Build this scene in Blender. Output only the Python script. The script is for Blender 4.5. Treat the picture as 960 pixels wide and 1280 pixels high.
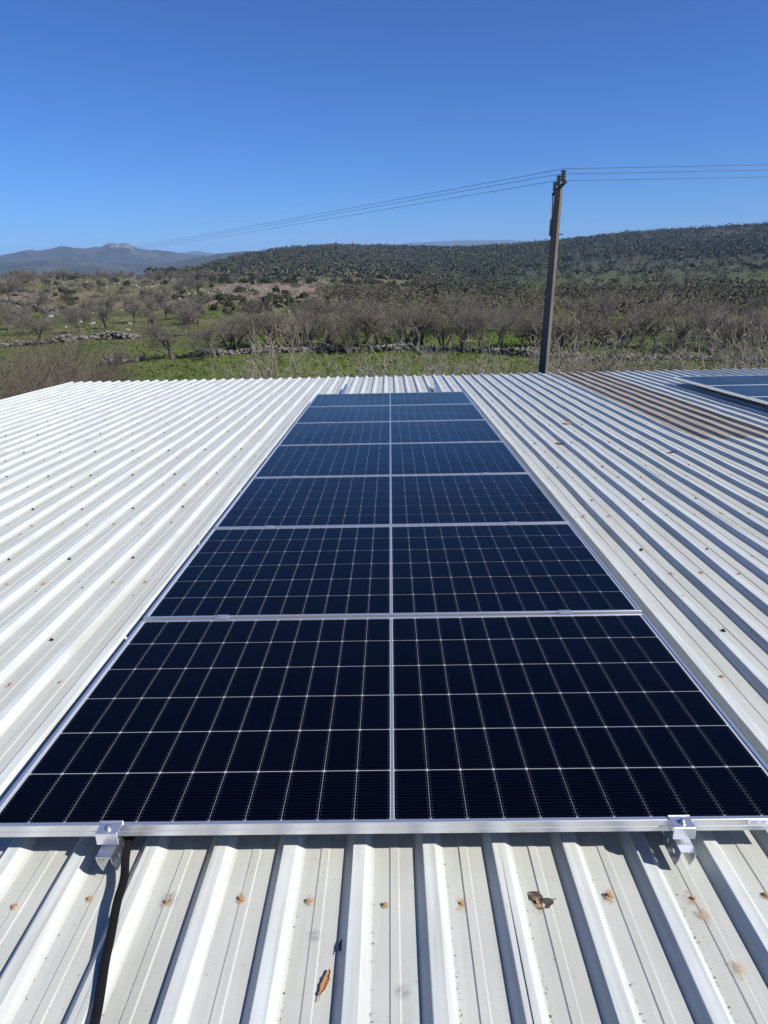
import bpy, bmesh, math, random
import numpy as np
from mathutils import Matrix, Vector

R = math.radians
for o in list(bpy.data.objects):
    bpy.data.objects.remove(o)
SC = bpy.context.scene
COL = SC.collection

# ------------------------------------------------------------------ camera
SLOPE = R(3.3)                    # the roof falls away from the viewer
Z0 = 4.25                         # height of the panel plane at the front edge
F_PX, CAM_H, CAM_D, CAM_X = 820.55, 1.2536, 1.3355, 0.0148
ALPHA, YAW, ROLL = 0.31191, -0.014671, -0.020931
EX = np.array([1.0, 0, 0])
EY = np.array([0, math.cos(SLOPE), -math.sin(SLOPE)])
EZ = np.array([0, math.sin(SLOPE), math.cos(SLOPE)])
ORG = np.array([0, 0, Z0])


def rw(x, y, z=0.0):
    """roof frame -> world"""
    return ORG + EX * x + EY * y + EZ * z


ROOF_M = Matrix(((1, 0, 0, 0), (0, EY[1], EZ[1], 0), (0, EY[2], EZ[2], Z0), (0, 0, 0, 1)))
_r = EX * math.cos(YAW) - EY * math.sin(YAW)
_g = EX * math.sin(YAW) + EY * math.cos(YAW)
_f = _g * math.cos(ALPHA) - EZ * math.sin(ALPHA)
_u = _g * math.sin(ALPHA) + EZ * math.cos(ALPHA)
C_R = _r * math.cos(ROLL) + _u * math.sin(ROLL)
C_U = _u * math.cos(ROLL) - _r * math.sin(ROLL)
C_F = _f
CAM = rw(CAM_X, -CAM_D, CAM_H)
cam_data = bpy.data.cameras.new('camera')
cam_data.sensor_fit = 'VERTICAL'
cam_data.sensor_height = 24.0
cam_data.sensor_width = 18.0
cam_data.lens = 24.0 * F_PX / 1280.0
cam_data.clip_start = 0.05
cam_data.clip_end = 40000
cam = bpy.data.objects.new('camera', cam_data)
COL.objects.link(cam)
cam.matrix_world = Matrix(((C_R[0], C_U[0], -C_F[0], CAM[0]), (C_R[1], C_U[1], -C_F[1], CAM[1]),
                           (C_R[2], C_U[2], -C_F[2], CAM[2]), (0, 0, 0, 1)))
SC.camera = cam


def pdir(px, py):
    return C_F + C_R * ((px - 480) / F_PX) - C_U * ((py - 640) / F_PX)


def atD(px, py, D):
    """the point at horizontal distance D along a sight line (used to survey the place)"""
    d = pdir(px, py)
    return CAM + d * (D / math.hypot(d[0], d[1]))


# ------------------------------------------------------------------ sky, sun, exposure
SUN_T = (0.97, -0.55, 1.0)
sd = EX * SUN_T[0] + EY * SUN_T[1] + EZ * SUN_T[2]
sd = sd / np.linalg.norm(sd)
SUN_EL = math.asin(sd[2])
SUN_AZ = math.atan2(sd[0], sd[1])
world = bpy.data.worlds.new('World')
SC.world = world
world.use_nodes = True
wn = world.node_tree.nodes
wl = world.node_tree.links
bg = wn['Background']
sky = wn.new('ShaderNodeTexSky')
sky.sky_type = 'NISHITA'
sky.sun_disc = False
sky.sun_elevation = SUN_EL
sky.sun_rotation = SUN_AZ
sky.altitude = 1500
sky.air_density = 1.0
sky.dust_density = 0.3
sky.ozone_density = 3.0
tint = wn.new('ShaderNodeMix'); tint.data_type = 'RGBA'; tint.blend_type = 'MULTIPLY'
tint.inputs[0].default_value = 1.0
tint.inputs[7].default_value = (.47, .91, 1.66, 1)      # the phone's deep blue rendering of the whole sky
wl.new(sky.outputs[0], tint.inputs[6]); wl.new(tint.outputs[2], bg.inputs[0])
bg.inputs[1].default_value = 0.050
sun_l = bpy.data.lights.new('sun', 'SUN')
sun_l.energy = 5.0
sun_l.angle = R(0.53)
sun_l.color = (1.0, 0.955, 0.89)
sun = bpy.data.objects.new('sun', sun_l)
COL.objects.link(sun)
sun.rotation_euler = Vector((sd[0], sd[1], sd[2])).to_track_quat('Z', 'Y').to_euler()
sun.location = (0, 0, 60)
SC.view_settings.view_transform = 'Standard'
SC.view_settings.look = 'None'
SC.view_settings.gamma = 1.0
SC.view_settings.use_curve_mapping = False
SC.view_settings.exposure = 0.50
SC.cycles.volume_bounces = 1
SC.cycles.max_bounces = 8
SC.cycles.transparent_max_bounces = 12


# ------------------------------------------------------------------ helpers
def tag(o, label=None, cat=None, group=None, kind=None):
    if label: o['label'] = label
    if cat: o['category'] = cat
    if group: o['group'] = group
    if kind: o['kind'] = kind
    return o


def empty(name, loc=(0, 0, 0), rz=0.0, parent=None):
    o = bpy.data.objects.new(name, None)
    o.empty_display_size = 0.2
    COL.objects.link(o)
    o.location = loc
    o.rotation_euler = (0, 0, rz)
    if parent: o.parent = parent
    return o


def link(name, me, parent=None, mat=None):
    o = bpy.data.objects.new(name, me)
    COL.objects.link(o)
    if parent: o.parent = parent
    if mat and not me.materials: me.materials.append(mat)
    return o


def mesh_from(name, V, Fc, mat=None, smooth=False):
    me = bpy.data.meshes.new(name)
    V = np.asarray(V, dtype=np.float32)
    if isinstance(Fc, np.ndarray):
        n, k = Fc.shape
        me.vertices.add(len(V)); me.vertices.foreach_set('co', V.ravel())
        me.loops.add(n * k); me.loops.foreach_set('vertex_index', Fc.astype(np.int32).ravel())
        me.polygons.add(n)
        me.polygons.foreach_set('loop_start', np.arange(0, n * k, k, dtype=np.int32))
        me.polygons.foreach_set('loop_total', np.full(n, k, dtype=np.int32))
        me.update(calc_edges=True); me.validate()
    else:
        me.from_pydata([tuple(map(float, v)) for v in V], [], Fc)
        me.update()
    if smooth:
        me.polygons.foreach_set('use_smooth', [True] * len(me.polygons))
    if mat: me.materials.append(mat)
    return me


class MB:
    """collects shapes into one mesh"""
    def __init__(self): self.V = []; self.F = []

    def add(self, vs, fs):
        n = len(self.V); self.V += [tuple(v) for v in vs]; self.F += [tuple(i + n for i in f) for f in fs]

    def box(self, x0, x1, y0, y1, z0, z1):
        self.add([(x0, y0, z0), (x1, y0, z0), (x1, y1, z0), (x0, y1, z0), (x0, y0, z1), (x1, y0, z1), (x1, y1, z1), (x0, y1, z1)],
                 [(3, 2, 1, 0), (4, 5, 6, 7), (0, 1, 5, 4), (1, 2, 6, 5), (2, 3, 7, 6), (3, 0, 4, 7)])
        return self

    def tube(self, pts, rad, k=8, caps=True):
        pts = [np.asarray(p, float) for p in pts]
        n = len(pts)
        rad = rad if hasattr(rad, '__len__') else [rad] * n
        base = len(self.V)
        ref = None
        for i in range(n):
            t = pts[min(i + 1, n - 1)] - pts[max(i - 1, 0)]
            t = t / (np.linalg.norm(t) + 1e-12)
            if ref is None:
                a = np.array([0, 0, 1.0]) if abs(t[2]) < .9 else np.array([1.0, 0, 0])
                ref = np.cross(t, a)
            ref = ref - t * ref.dot(t); ref /= np.linalg.norm(ref) + 1e-12
            b = np.cross(t, ref)
            for j in range(k):
                a = 2 * math.pi * j / k
                self.V.append(tuple(pts[i] + rad[i] * (ref * math.cos(a) + b * math.sin(a))))
        for i in range(n - 1):
            for j in range(k):
                j2 = (j + 1) % k
                self.F.append((base + i * k + j, base + i * k + j2, base + (i + 1) * k + j2, base + (i + 1) * k + j))
        if caps:
            self.F.append(tuple(base + j for j in range(k))[::-1])
            self.F.append(tuple(base + (n - 1) * k + j for j in range(k)))
        return self

    def cyl(self, c, r, h, k=12, r2=None):
        c = np.asarray(c, float)
        return self.tube([c, c + np.array([0, 0, h])], [r, r if r2 is None else r2], k)

    def mesh(self, name, mat, smooth=False):
        return mesh_from(name, self.V, self.F, mat, smooth)

    def build(self, name, mat, parent=None, smooth=False):
        return link(name, self.mesh(name, mat, smooth), parent)


def bevel(o, w=0.002, seg=2):
    m = o.modifiers.new('bevel', 'BEVEL'); m.width = w; m.segments = seg; m.limit_method = 'ANGLE'
    return o


def lattice(ix, iy, seed=0):
    h = (ix.astype(np.int64) * 374761393 + iy.astype(np.int64) * 668265263 + seed * 1274126177) & 0x7fffffff
    h = ((h ^ (h >> 13)) * 1274126177) & 0x7fffffff
    return ((h ^ (h >> 16)) & 0xffff) / 65535.0


def vnoise(x, y, seed=0):
    x = np.asarray(x, float); y = np.asarray(y, float)
    ix = np.floor(x).astype(np.int64); iy = np.floor(y).astype(np.int64)
    fx = x - ix; fy = y - iy
    fx = fx * fx * (3 - 2 * fx); fy = fy * fy * (3 - 2 * fy)
    a = lattice(ix, iy, seed); b = lattice(ix + 1, iy, seed); c = lattice(ix, iy + 1, seed); d = lattice(ix + 1, iy + 1, seed)
    return (a * (1 - fx) + b * fx) * (1 - fy) + (c * (1 - fx) + d * fx) * fy


def fbm(x, y, seed=0, oct=4):
    s = 0; a = .5
    for i in range(oct):
        s = s + a * vnoise(x, y, seed + i * 17); x = x * 2.03; y = y * 2.03; a *= .5
    return s / (1 - .5 ** oct)


# ------------------------------------------------------------------ materials
def new_mat(name):
    m = bpy.data.materials.new(name); m.use_nodes = True
    nt = m.node_tree
    return m, nt, nt.nodes['Principled BSDF'], nt.nodes['Material Output']


def N(nt, t, **kw):
    n = nt.nodes.new(t)
    for k, v in kw.items():
        if k.startswith('i_'):
            n.inputs[k[2:]].default_value = v
        else:
            setattr(n, k, v)
    return n


def L(nt, a, b): nt.links.new(a, b)


def mixc(nt, fac, a, b, blend='MIX'):
    n = nt.nodes.new('ShaderNodeMix'); n.data_type = 'RGBA'; n.blend_type = blend
    for sock, v in ((n.inputs[0], fac), (n.inputs[6], a), (n.inputs[7], b)):
        if hasattr(v, 'links'): nt.links.new(v, sock)
        elif isinstance(v, (int, float)): sock.default_value = v
        else: sock.default_value = (*v, 1) if len(v) == 3 else v
    return n.outputs[2]


def math_(nt, op, a, b=None, clamp=False):
    n = nt.nodes.new('ShaderNodeMath'); n.operation = op; n.use_clamp = clamp
    for sock, v in ((n.inputs[0], a), (n.inputs[1], b)):
        if v is None: continue
        if hasattr(v, 'links'): nt.links.new(v, sock)
        else: sock.default_value = v
    return n.outputs[0]


def noise(nt, vec, scale, detail=4, rough=.55):
    n = nt.nodes.new('ShaderNodeTexNoise'); n.inputs['Scale'].default_value = scale
    n.inputs['Detail'].default_value = detail; n.inputs['Roughness'].default_value = rough
    if vec is not None: nt.links.new(vec, n.inputs['Vector'])
    return n.outputs['Fac']


def ramp(nt, fac, *stops):
    n = nt.nodes.new('ShaderNodeValToRGB')
    e = n.color_ramp.elements
    while len(e) < len(stops): e.new(0.5)
    for i, (p, c) in enumerate(stops):
        e[i].position = p; e[i].color = (*c, 1) if hasattr(c, '__len__') else (c, c, c, 1)
    nt.links.new(fac, n.inputs[0])
    return n.outputs[0]


def scaled(nt, vec, s):
    n = nt.nodes.new('ShaderNodeMapping'); n.inputs['Scale'].default_value = s
    nt.links.new(vec, n.inputs['Vector'])
    return n.outputs[0]


def bump(nt, h, strength, dist, bsdf):
    n = nt.nodes.new('ShaderNodeBump'); n.inputs['Strength'].default_value = strength
    n.inputs['Distance'].default_value = dist
    nt.links.new(h, n.inputs['Height']); nt.links.new(n.outputs[0], bsdf.inputs['Normal'])


def simple(name, col, rough=.6, metal=0.0, var=.15, scale=20, spec=.4, bmp=0.0, dirt=None):
    m, nt, b, out = new_mat(name)
    tc = N(nt, 'ShaderNodeTexCoord').outputs['Object']
    f = noise(nt, tc, scale)
    c = mixc(nt, f, tuple(x * (1 - var) for x in col), tuple(min(1, x * (1 + var)) for x in col))
    if dirt:
        f2 = ramp(nt, noise(nt, tc, scale * .31, 6), (.45, 0.0), (.7, 1.0))
        c = mixc(nt, f2, c, dirt)
    L(nt, c, b.inputs['Base Color'])
    b.inputs['Roughness'].default_value = rough
    b.inputs['Metallic'].default_value = metal
    b.inputs['Specular IOR Level'].default_value = spec
    if bmp: bump(nt, noise(nt, tc, scale * 2), bmp, .01, b)
    return m


def mat_roof(name, base, dirtc, rough=.38, rustc=(.20, .11, .06), dirt_amt=1.0, trans=False):
    m, nt, b, out = new_mat(name)
    tc = N(nt, 'ShaderNodeTexCoord').outputs['Object']
    oi = N(nt, 'ShaderNodeObjectInfo').outputs['Random']
    # each sheet drifts in tone
    c = mixc(nt, oi, tuple(x * .95 for x in base), base)
    streak = noise(nt, scaled(nt, tc, (34, 1.1, 1)), 1.0, 6, .62)
    f = ramp(nt, streak, (.44, 0.0), (.72, .7 * dirt_amt))
    c = mixc(nt, f, c, dirtc)
    sz = N(nt, 'ShaderNodeSeparateXYZ'); L(nt, tc, sz.inputs[0])
    settle = math_(nt, 'MULTIPLY', math_(nt, 'LESS_THAN', sz.outputs['Z'], .0065), ramp(nt, noise(nt, scaled(nt, tc, (9, .8, 1)), 1.0, 5, .6), (.2, .45), (.75, .92)))
    c = mixc(nt, settle, c, tuple(x * 1.18 for x in dirtc))
    cloud = noise(nt, tc, 2.2, 6, .65)
    f = ramp(nt, cloud, (.40, 0.0), (.75, .45 * dirt_amt))
    c = mixc(nt, f, c, tuple(x * .9 for x in dirtc))
    speck = noise(nt, tc, 95, 3, .6)
    f = ramp(nt, speck, (.70, 0.0), (.76, .5))
    c = mixc(nt, f, c, rustc)
    fine = noise(nt, tc, 420, 2, .5)
    c = mixc(nt, ramp(nt, fine, (.35, 0.0), (.75, .10)), c, tuple(x * .5 for x in dirtc))
    L(nt, c, b.inputs['Base Color'])
    rr = ramp(nt, cloud, (.3, rough - .08), (.8, rough + .2))
    L(nt, rr, b.inputs['Roughness'])
    b.inputs['Specular IOR Level'].default_value = .45
    h = noise(nt, scaled(nt, tc, (3, 1.2, 3)), 1.0, 3, .5)
    bump(nt, h, .10, .02, b)
    if trans:
        t_ = N(nt, 'ShaderNodeBsdfTranslucent'); mx = N(nt, 'ShaderNodeMixShader'); mx.inputs[0].default_value = .15
        L(nt, c, t_.inputs[0]); L(nt, b.outputs[0], mx.inputs[1]); L(nt, t_.outputs[0], mx.inputs[2]); L(nt, mx.outputs[0], out.inputs[0])
    return m


M = {}
M['white_sheet'] = mat_roof('white_painted_steel', (.570, .602, .585), (.345, .348, .308))
M['brown_sheet'] = mat_roof('aged_fibreglass', (.54, .50, .415), (.27, .225, .165), rough=.6, rustc=(.12, .07, .04), dirt_amt=1.6, trans=True)
M['rust_sheet'] = mat_roof('rusty_fibreglass', (.40, .28, .20), (.22, .13, .08), rough=.6, rustc=(.15, .07, .04), dirt_amt=1.5)
M['alu'] = simple('anodised_aluminium', (.72, .73, .74), .34, .85, .05, 60)
M['galv'] = simple('galvanised_steel', (.62, .65, .70), .28, .95, .12, 35)
M['bolt'] = simple('zinc_bolt', (.55, .56, .57), .3, .9, .1, 80)
M['backsheet'] = simple('white_backsheet', (.38, .40, .43), .35, 0, .04, 30, .5)
M['ribbon'] = simple('tinned_ribbon', (.30, .34, .42), .3, .6, .1, 50)
M['conduit'] = simple('black_plastic', (.006, .006, .007), .65, 0, .2, 40, .2)
M['screw_rust'] = simple('rusty_screw', (.33, .20, .11), .7, .2, .45, 300, dirt=(.55, .42, .28))
M['screw_black'] = simple('dark_screw', (.035, .032, .03), .5, .3, .3, 200)
M['wall'] = simple('rendered_wall', (.52, .49, .44), .9, 0, .15, 3, .2, .2)
M['sticker'] = None
M['concrete'] = simple('weathered_concrete', (.135, .12, .10), .9, 0, .2, 5, .2, .3, dirt=(.09, .08, .066))
M['dark_steel'] = simple('dark_steel', (.05, .048, .045), .6, .5, .2, 20)
M['insulator'] = simple('green_glass_insulator', (.045, .065, .05), .25, 0, .1, 20, .8)
M['wire'] = simple('wire', (.12, .12, .125), .5, .6, .1, 5)
M['stone'] = simple('lichen_stone', (.165, .156, .14), .95, 0, .4, 3, .15, .3, dirt=(.10, .095, .08))
M['rock'] = simple('pale_rock', (.25, .24, .215), .95, 0, .3, 2, .15)
M['dry_leaf'] = simple('dry_leaf', (.30, .16, .075), .8, 0, .4, 60, .2)
M['grey_leaf'] = simple('grey_leaf', (.060, .050, .045), .85, 0, .5, 60, .2)
M['black_leaf'] = simple('black_leaf', (.02, .017, .015), .8, 0, .4, 60, .2)
M['dirt'] = simple('dirt_specks', (.13, .10, .075), .95, 0, .5, 90, .1)
M['wood_bit'] = simple('brick_bit', (.42, .27, .18), .9, 0, .3, 30, .1)
M['tower'] = simple('tower_steel', (.35, .36, .37), .6, .4, .1, 1)
M['label_print'] = simple('label_print', (.28, .29, .30), .6, 0, .2, 200)
M['label_paper'] = simple('label_paper', (.74, .75, .75), .5, 0, .04, 100)


def mat_bark(name, col, var=.3):
    m, nt, b, out = new_mat(name)
    g = N(nt, 'ShaderNodeTexCoord').outputs['Object']
    oi = N(nt, 'ShaderNodeObjectInfo').outputs['Random']
    f = noise(nt, g, 1.7, 5)
    c = mixc(nt, f, tuple(x * (1 - var) for x in col), tuple(x * (1 + var) for x in col))
    c = mixc(nt, math_(nt, 'MULTIPLY', oi, .5), c, (col[0] * 1.2, col[1] * 1.12, col[2] * 1.05))
    L(nt, c, b.inputs['Base Color'])
    b.inputs['Roughness'].default_value = .9
    b.inputs['Specular IOR Level'].default_value = .15
    return m


M['bark'] = mat_bark('grey_bark', (.085, .077, .068))
M['twig'] = mat_bark('grey_brown_twigs', (.150, .136, .116))
M['twig_red'] = mat_bark('reddish_twigs', (.140, .124, .104))
M['twig_thicket'] = mat_bark('thicket_twigs', (.125, .106, .086))
M['twig_pale'] = mat_bark('pale_fig_twigs', (.245, .228, .185))
M['bark_pale'] = mat_bark('pale_fig_bark', (.20, .185, .15))


def mat_leaf(name, col, var=.45):
    m, nt, b, out = new_mat(name)
    g = N(nt, 'ShaderNodeNewGeometry').outputs['Position']
    oi = N(nt, 'ShaderNodeObjectInfo').outputs['Random']
    f = noise(nt, g, .11, 2); f2 = noise(nt, g, 1.4, 3)
    lo = tuple(x * (1 - var) for x in col); hi = tuple(x * (1 + var) for x in col)
    c = mixc(nt, f2, lo, hi)
    c = mixc(nt, math_(nt, 'MULTIPLY', f, .8), c, (col[0] * 1.5, col[1] * 1.15, col[2] * 1.0))
    c = mixc(nt, math_(nt, 'MULTIPLY', oi, .4), c, (col[0] * 1.3, col[1] * 1.25, col[2] * .8))
    L(nt, c, b.inputs['Base Color'])
    b.inputs['Roughness'].default_value = .8
    b.inputs['Specular IOR Level'].default_value = .2
    return m


M['leaf_dark'] = mat_leaf('dark_evergreen', (.040, .050, .028))
M['leaf_olive'] = mat_leaf('olive_evergreen', (.043, .053, .031))
M['leaf_grey'] = mat_leaf('grey_scrub', (.072, .070, .054), .4)
M['leaf_brown'] = mat_leaf('winter_brown_scrub', (.125, .105, .082), .35)


def mat_cell():
    m, nt, b, out = new_mat('silicon_cell')
    tc = N(nt, 'ShaderNodeTexCoord').outputs['Object']
    oi = N(nt, 'ShaderNodeObjectInfo').outputs['Random']
    sep = N(nt, 'ShaderNodeSeparateXYZ'); L(nt, tc, sep.inputs[0])
    c = mixc(nt, oi, (.0003, .0003, .0022), (.0006, .0006, .0034))
    v = math_(nt, 'MULTIPLY', math_(nt, 'ADD', sep.outputs['Y'], 1.0), 16 / .182)
    fr = math_(nt, 'FRACT', v)
    d = math_(nt, 'ABSOLUTE', math_(nt, 'SUBTRACT', fr, .5))
    bar = math_(nt, 'LESS_THAN', d, .045)
    ax = math_(nt, 'ABSOLUTE', sep.outputs['X'])
    pad = math_(nt, 'MULTIPLY', math_(nt, 'LESS_THAN', math_(nt, 'ABSOLUTE', math_(nt, 'SUBTRACT', ax, .0405)), .0016), math_(nt, 'LESS_THAN', d, .11))
    pad2 = math_(nt, 'MULTIPLY', math_(nt, 'LESS_THAN', math_(nt, 'ABSOLUTE', math_(nt, 'SUBTRACT', ax, .0135)), .0011), math_(nt, 'LESS_THAN', d, .09))
    c = mixc(nt, math_(nt, 'MULTIPLY', bar, .5), c, (.010, .011, .018))
    c = mixc(nt, math_(nt, 'MULTIPLY', pad, .6), c, (.07, .08, .10))
    L(nt, c, b.inputs['Base Color'])
    b.inputs['Roughness'].default_value = .5
    b.inputs['Specular IOR Level'].default_value = .0
    b.inputs['Coat Weight'].default_value = 1.0
    b.inputs['Coat Roughness'].default_value = .06
    b.inputs['Coat IOR'].default_value = 1.22
    g = N(nt, 'ShaderNodeNewGeometry').outputs['Position']
    dust = noise(nt, g, 1.3, 5)
    L(nt, ramp(nt, dust, (.3, .16), (.8, .26)), b.inputs['Coat Roughness'])
    return m


M['cell'] = mat_cell()
bs = M['backsheet'].node_tree.nodes['Principled BSDF']
bs.inputs['Coat Weight'].default_value = 1.0
bs.inputs['Coat IOR'].default_value = 1.27
bs.inputs['Coat Roughness'].default_value = .06


def mat_rust_stain():
    m, nt, b, out = new_mat('rust_stain')
    tc = N(nt, 'ShaderNodeTexCoord').outputs['Object']
    ln = N(nt, 'ShaderNodeVectorMath', operation='LENGTH'); L(nt, scaled(nt, tc, (1, .72, 0)), ln.inputs[0])
    g = N(nt, 'ShaderNodeNewGeometry').outputs['Position']
    nz = noise(nt, g, 75, 5, .7)
    r = math_(nt, 'ADD', math_(nt, 'DIVIDE', ln.outputs['Value'], .021), math_(nt, 'MULTIPLY', math_(nt, 'SUBTRACT', nz, .5), 2.6))
    a = ramp(nt, r, (.10, .60), (.9, 0.0))
    L(nt, mixc(nt, nz, (.36, .20, .09), (.55, .40, .24)), b.inputs['Base Color'])
    b.inputs['Roughness'].default_value = .85
    tr = N(nt, 'ShaderNodeBsdfTransparent')
    mx = N(nt, 'ShaderNodeMixShader')
    L(nt, a, mx.inputs[0]); L(nt, tr.outputs[0], mx.inputs[1]); L(nt, b.outputs[0], mx.inputs[2])
    L(nt, mx.outputs[0], out.inputs[0])
    return m


M['rust_stain'] = mat_rust_stain()


# ------------------------------------------------------------------ terrain
NTH, NLD = 241, 260
TH0, TH1 = -60.0, 60.0
LD0, LD1 = math.log(2.0), math.log(2600.0)
th_ax = np.linspace(TH0, TH1, NTH)
ld_ax = np.linspace(LD0, LD1, NLD)


def px_of_th(th):
    return 480 + 7 + math.tan(R(th)) * F_PX / .932


# columns of the survey: azimuth -> (distance, image row of the ground there) or ('z', distance, height)
SURV = {
    -60: [(2, 'z', 0), (60, 'z', -.2), (200, 'z', .2), (330, 'z', .5), (500, 'z', -8), (900, 'z', -30), (1500, 'z', -60), (2600, 'z', -75)],
    -29: [(2, 'z', 0), (50, 'z', -.2), (110, 'z', -.6), (190, 356), (270, 348), (340, 347), (460, 'z', -6), (800, 'z', -30), (1500, 'z', -62), (2600, 'z', -75)],
    -20: [(2, 'z', 0), (50, 'z', -.2), (110, 'z', -.7), (190, 357), (270, 348), (330, 347), (460, 'z', -6), (800, 'z', -30), (1500, 'z', -62), (2600, 'z', -75)],
    -15: [(2, 'z', 0), (50, 'z', -.2), (100, 'z', -.4), (180, 357), (250, 350), (330, 347), (450, 341), (620, 335), (800, 'z', -12), (1500, 'z', -62), (2600, 'z', -75)],
    -12: [(2, 'z', 0), (50, 'z', -.2), (100, 379), (170, 356), (240, 350), (320, 345), (450, 334), (620, 318), (760, 'z', 4), (1500, 'z', -60), (2600, 'z', -75)],
    -9.5: [(2, 'z', 0), (50, 'z', -.2), (100, 379), (170, 356), (250, 350), (330, 345), (450, 329), (630, 310), (780, 'z', 10), (1500, 'z', -60), (2600, 'z', -75)],
    -5: [(2, 'z', 0), (50, 'z', -.3), (100, 379), (170, 359), (250, 353), (330, 346), (450, 330), (650, 309), (800, 'z', 10), (1500, 'z', -60), (2600, 'z', -75)],
    0: [(2, 'z', 0), (50, 'z', -.3), (100, 381), (170, 363), (250, 356), (340, 347), (470, 331), (660, 313), (850, 'z', 9), (1500, 'z', -60), (2600, 'z', -75)],
    4: [(2, 'z', 0), (50, 'z', -.3), (100, 381), (170, 366), (250, 358), (350, 349), (500, 335), (760, 316), (950, 'z', 8), (1500, 'z', -60), (2600, 'z', -75)],
    10: [(2, 'z', 0), (50, 'z', -.3), (100, 383), (170, 368), (250, 358), (360, 346), (520, 325), (820, 303), (1000, 'z', 12), (1500, 'z', -50), (2600, 'z', -75)],
    20: [(2, 'z', 0), (50, 'z', -.2), (100, 383), (160, 367), (250, 352), (380, 338), (540, 314), (800, 289), (1000, 'z', 22), (1500, 'z', -40), (2600, 'z', -75)],
    29: [(2, 'z', 0), (50, 'z', -.2), (100, 380), (160, 362), (250, 347), (380, 331), (540, 304), (760, 278), (1000, 'z', 28), (1500, 'z', -30), (2600, 'z', -75)],
    60: [(2, 'z', 0), (50, 'z', 0), (100, 'z', 0), (160, 'z', 1), (250, 'z', 3), (380, 'z', 10), (540, 'z', 24), (760, 'z', 42), (1000, 'z', 34), (1500, 'z', -20), (2600, 'z', -70)],
}
_ths = sorted(SURV)
_cols = []
for th in _ths:
    ds, zs = [], []
    for e in SURV[th]:
        if len(e) == 3: ds.append(math.log(e[0])); zs.append(e[2])
        else:
            px = px_of_th(th)
            z = atD(px, e[1] + .021 * (px - 480) * 0, e[0])[2]
            ds.append(math.log(e[0])); zs.append(z)
    _cols.append(np.interp(ld_ax, ds, zs))
_cols = np.array(_cols)
TAB = np.array([[np.interp(t, _ths, _cols[:, j]) for j in range(NLD)] for t in th_ax])
for _ in range(3):
    for axis, w in ((0, 3), (1, 2)):
        pad = [(w, w) if a == axis else (0, 0) for a in range(2)]
        P_ = np.pad(TAB, pad, 'edge')
        TAB = sum(np.take(P_, range(k, k + TAB.shape[axis]), axis) for k in range(2 * w + 1)) / (2 * w + 1)


def H(x, y):
    x = np.asarray(x, float); y = np.asarray(y, float)
    dx = x - CAM[0]; dy = y - CAM[1]
    D = np.hypot(dx, dy)
    th = np.degrees(np.arctan2(dx, dy))
    u = np.clip((th - TH0) / (TH1 - TH0) * (NTH - 1), 0, NTH - 1.001)
    v = np.clip((np.log(np.maximum(D, 2.0)) - LD0) / (LD1 - LD0) * (NLD - 1), 0, NLD - 1.001)
    iu = u.astype(int); iv = v.astype(int); fu = u - iu; fv = v - iv
    z = (TAB[iu, iv] * (1 - fu) + TAB[iu + 1, iv] * fu) * (1 - fv) + (TAB[iu, iv + 1] * (1 - fu) + TAB[iu + 1, iv + 1] * fu) * fv
    amp = np.clip((D - 25) / 300, 0, 1)
    z = z + (fbm(x / 38, y / 38, 3) - .5) * 1.6 * np.clip((D - 30) / 120, 0, 1)
    z = z + (fbm(x / 9, y / 9, 9) - .5) * .5 * np.clip((D - 20) / 60, 0, 1)
    z = z + (fbm(x / 150, y / 150, 21, 5) - .5) * 14 * np.clip((D - 260) / 400, 0, 1)
    return z


def Hs(x, y): return float(H(np.array([x]), np.array([y]))[0])


def hit(px, py, dmin=15.0, dmax=1500.0):
    d = pdir(px, py); hl = math.hypot(d[0], d[1]); d = d / hl
    D = dmin * (dmax / dmin) ** np.linspace(0, 1, 700)
    P = CAM[None, :] + d[None, :] * D[:, None]
    g = P[:, 2] - H(P[:, 0], P[:, 1])
    i = np.argmax(g < 0) if (g < 0).any() else len(D) - 1
    if i > 0 and g[i] < 0:
        t = g[i - 1] / (g[i - 1] - g[i]); q = P[i - 1] * (1 - t) + P[i] * t
    else: q = P[i]
    return np.array([q[0], q[1], Hs(q[0], q[1])])


def gat(px, D):
    p = atD(px, 400, D)
    return np.array([p[0], p[1], Hs(p[0], p[1])])


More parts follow.
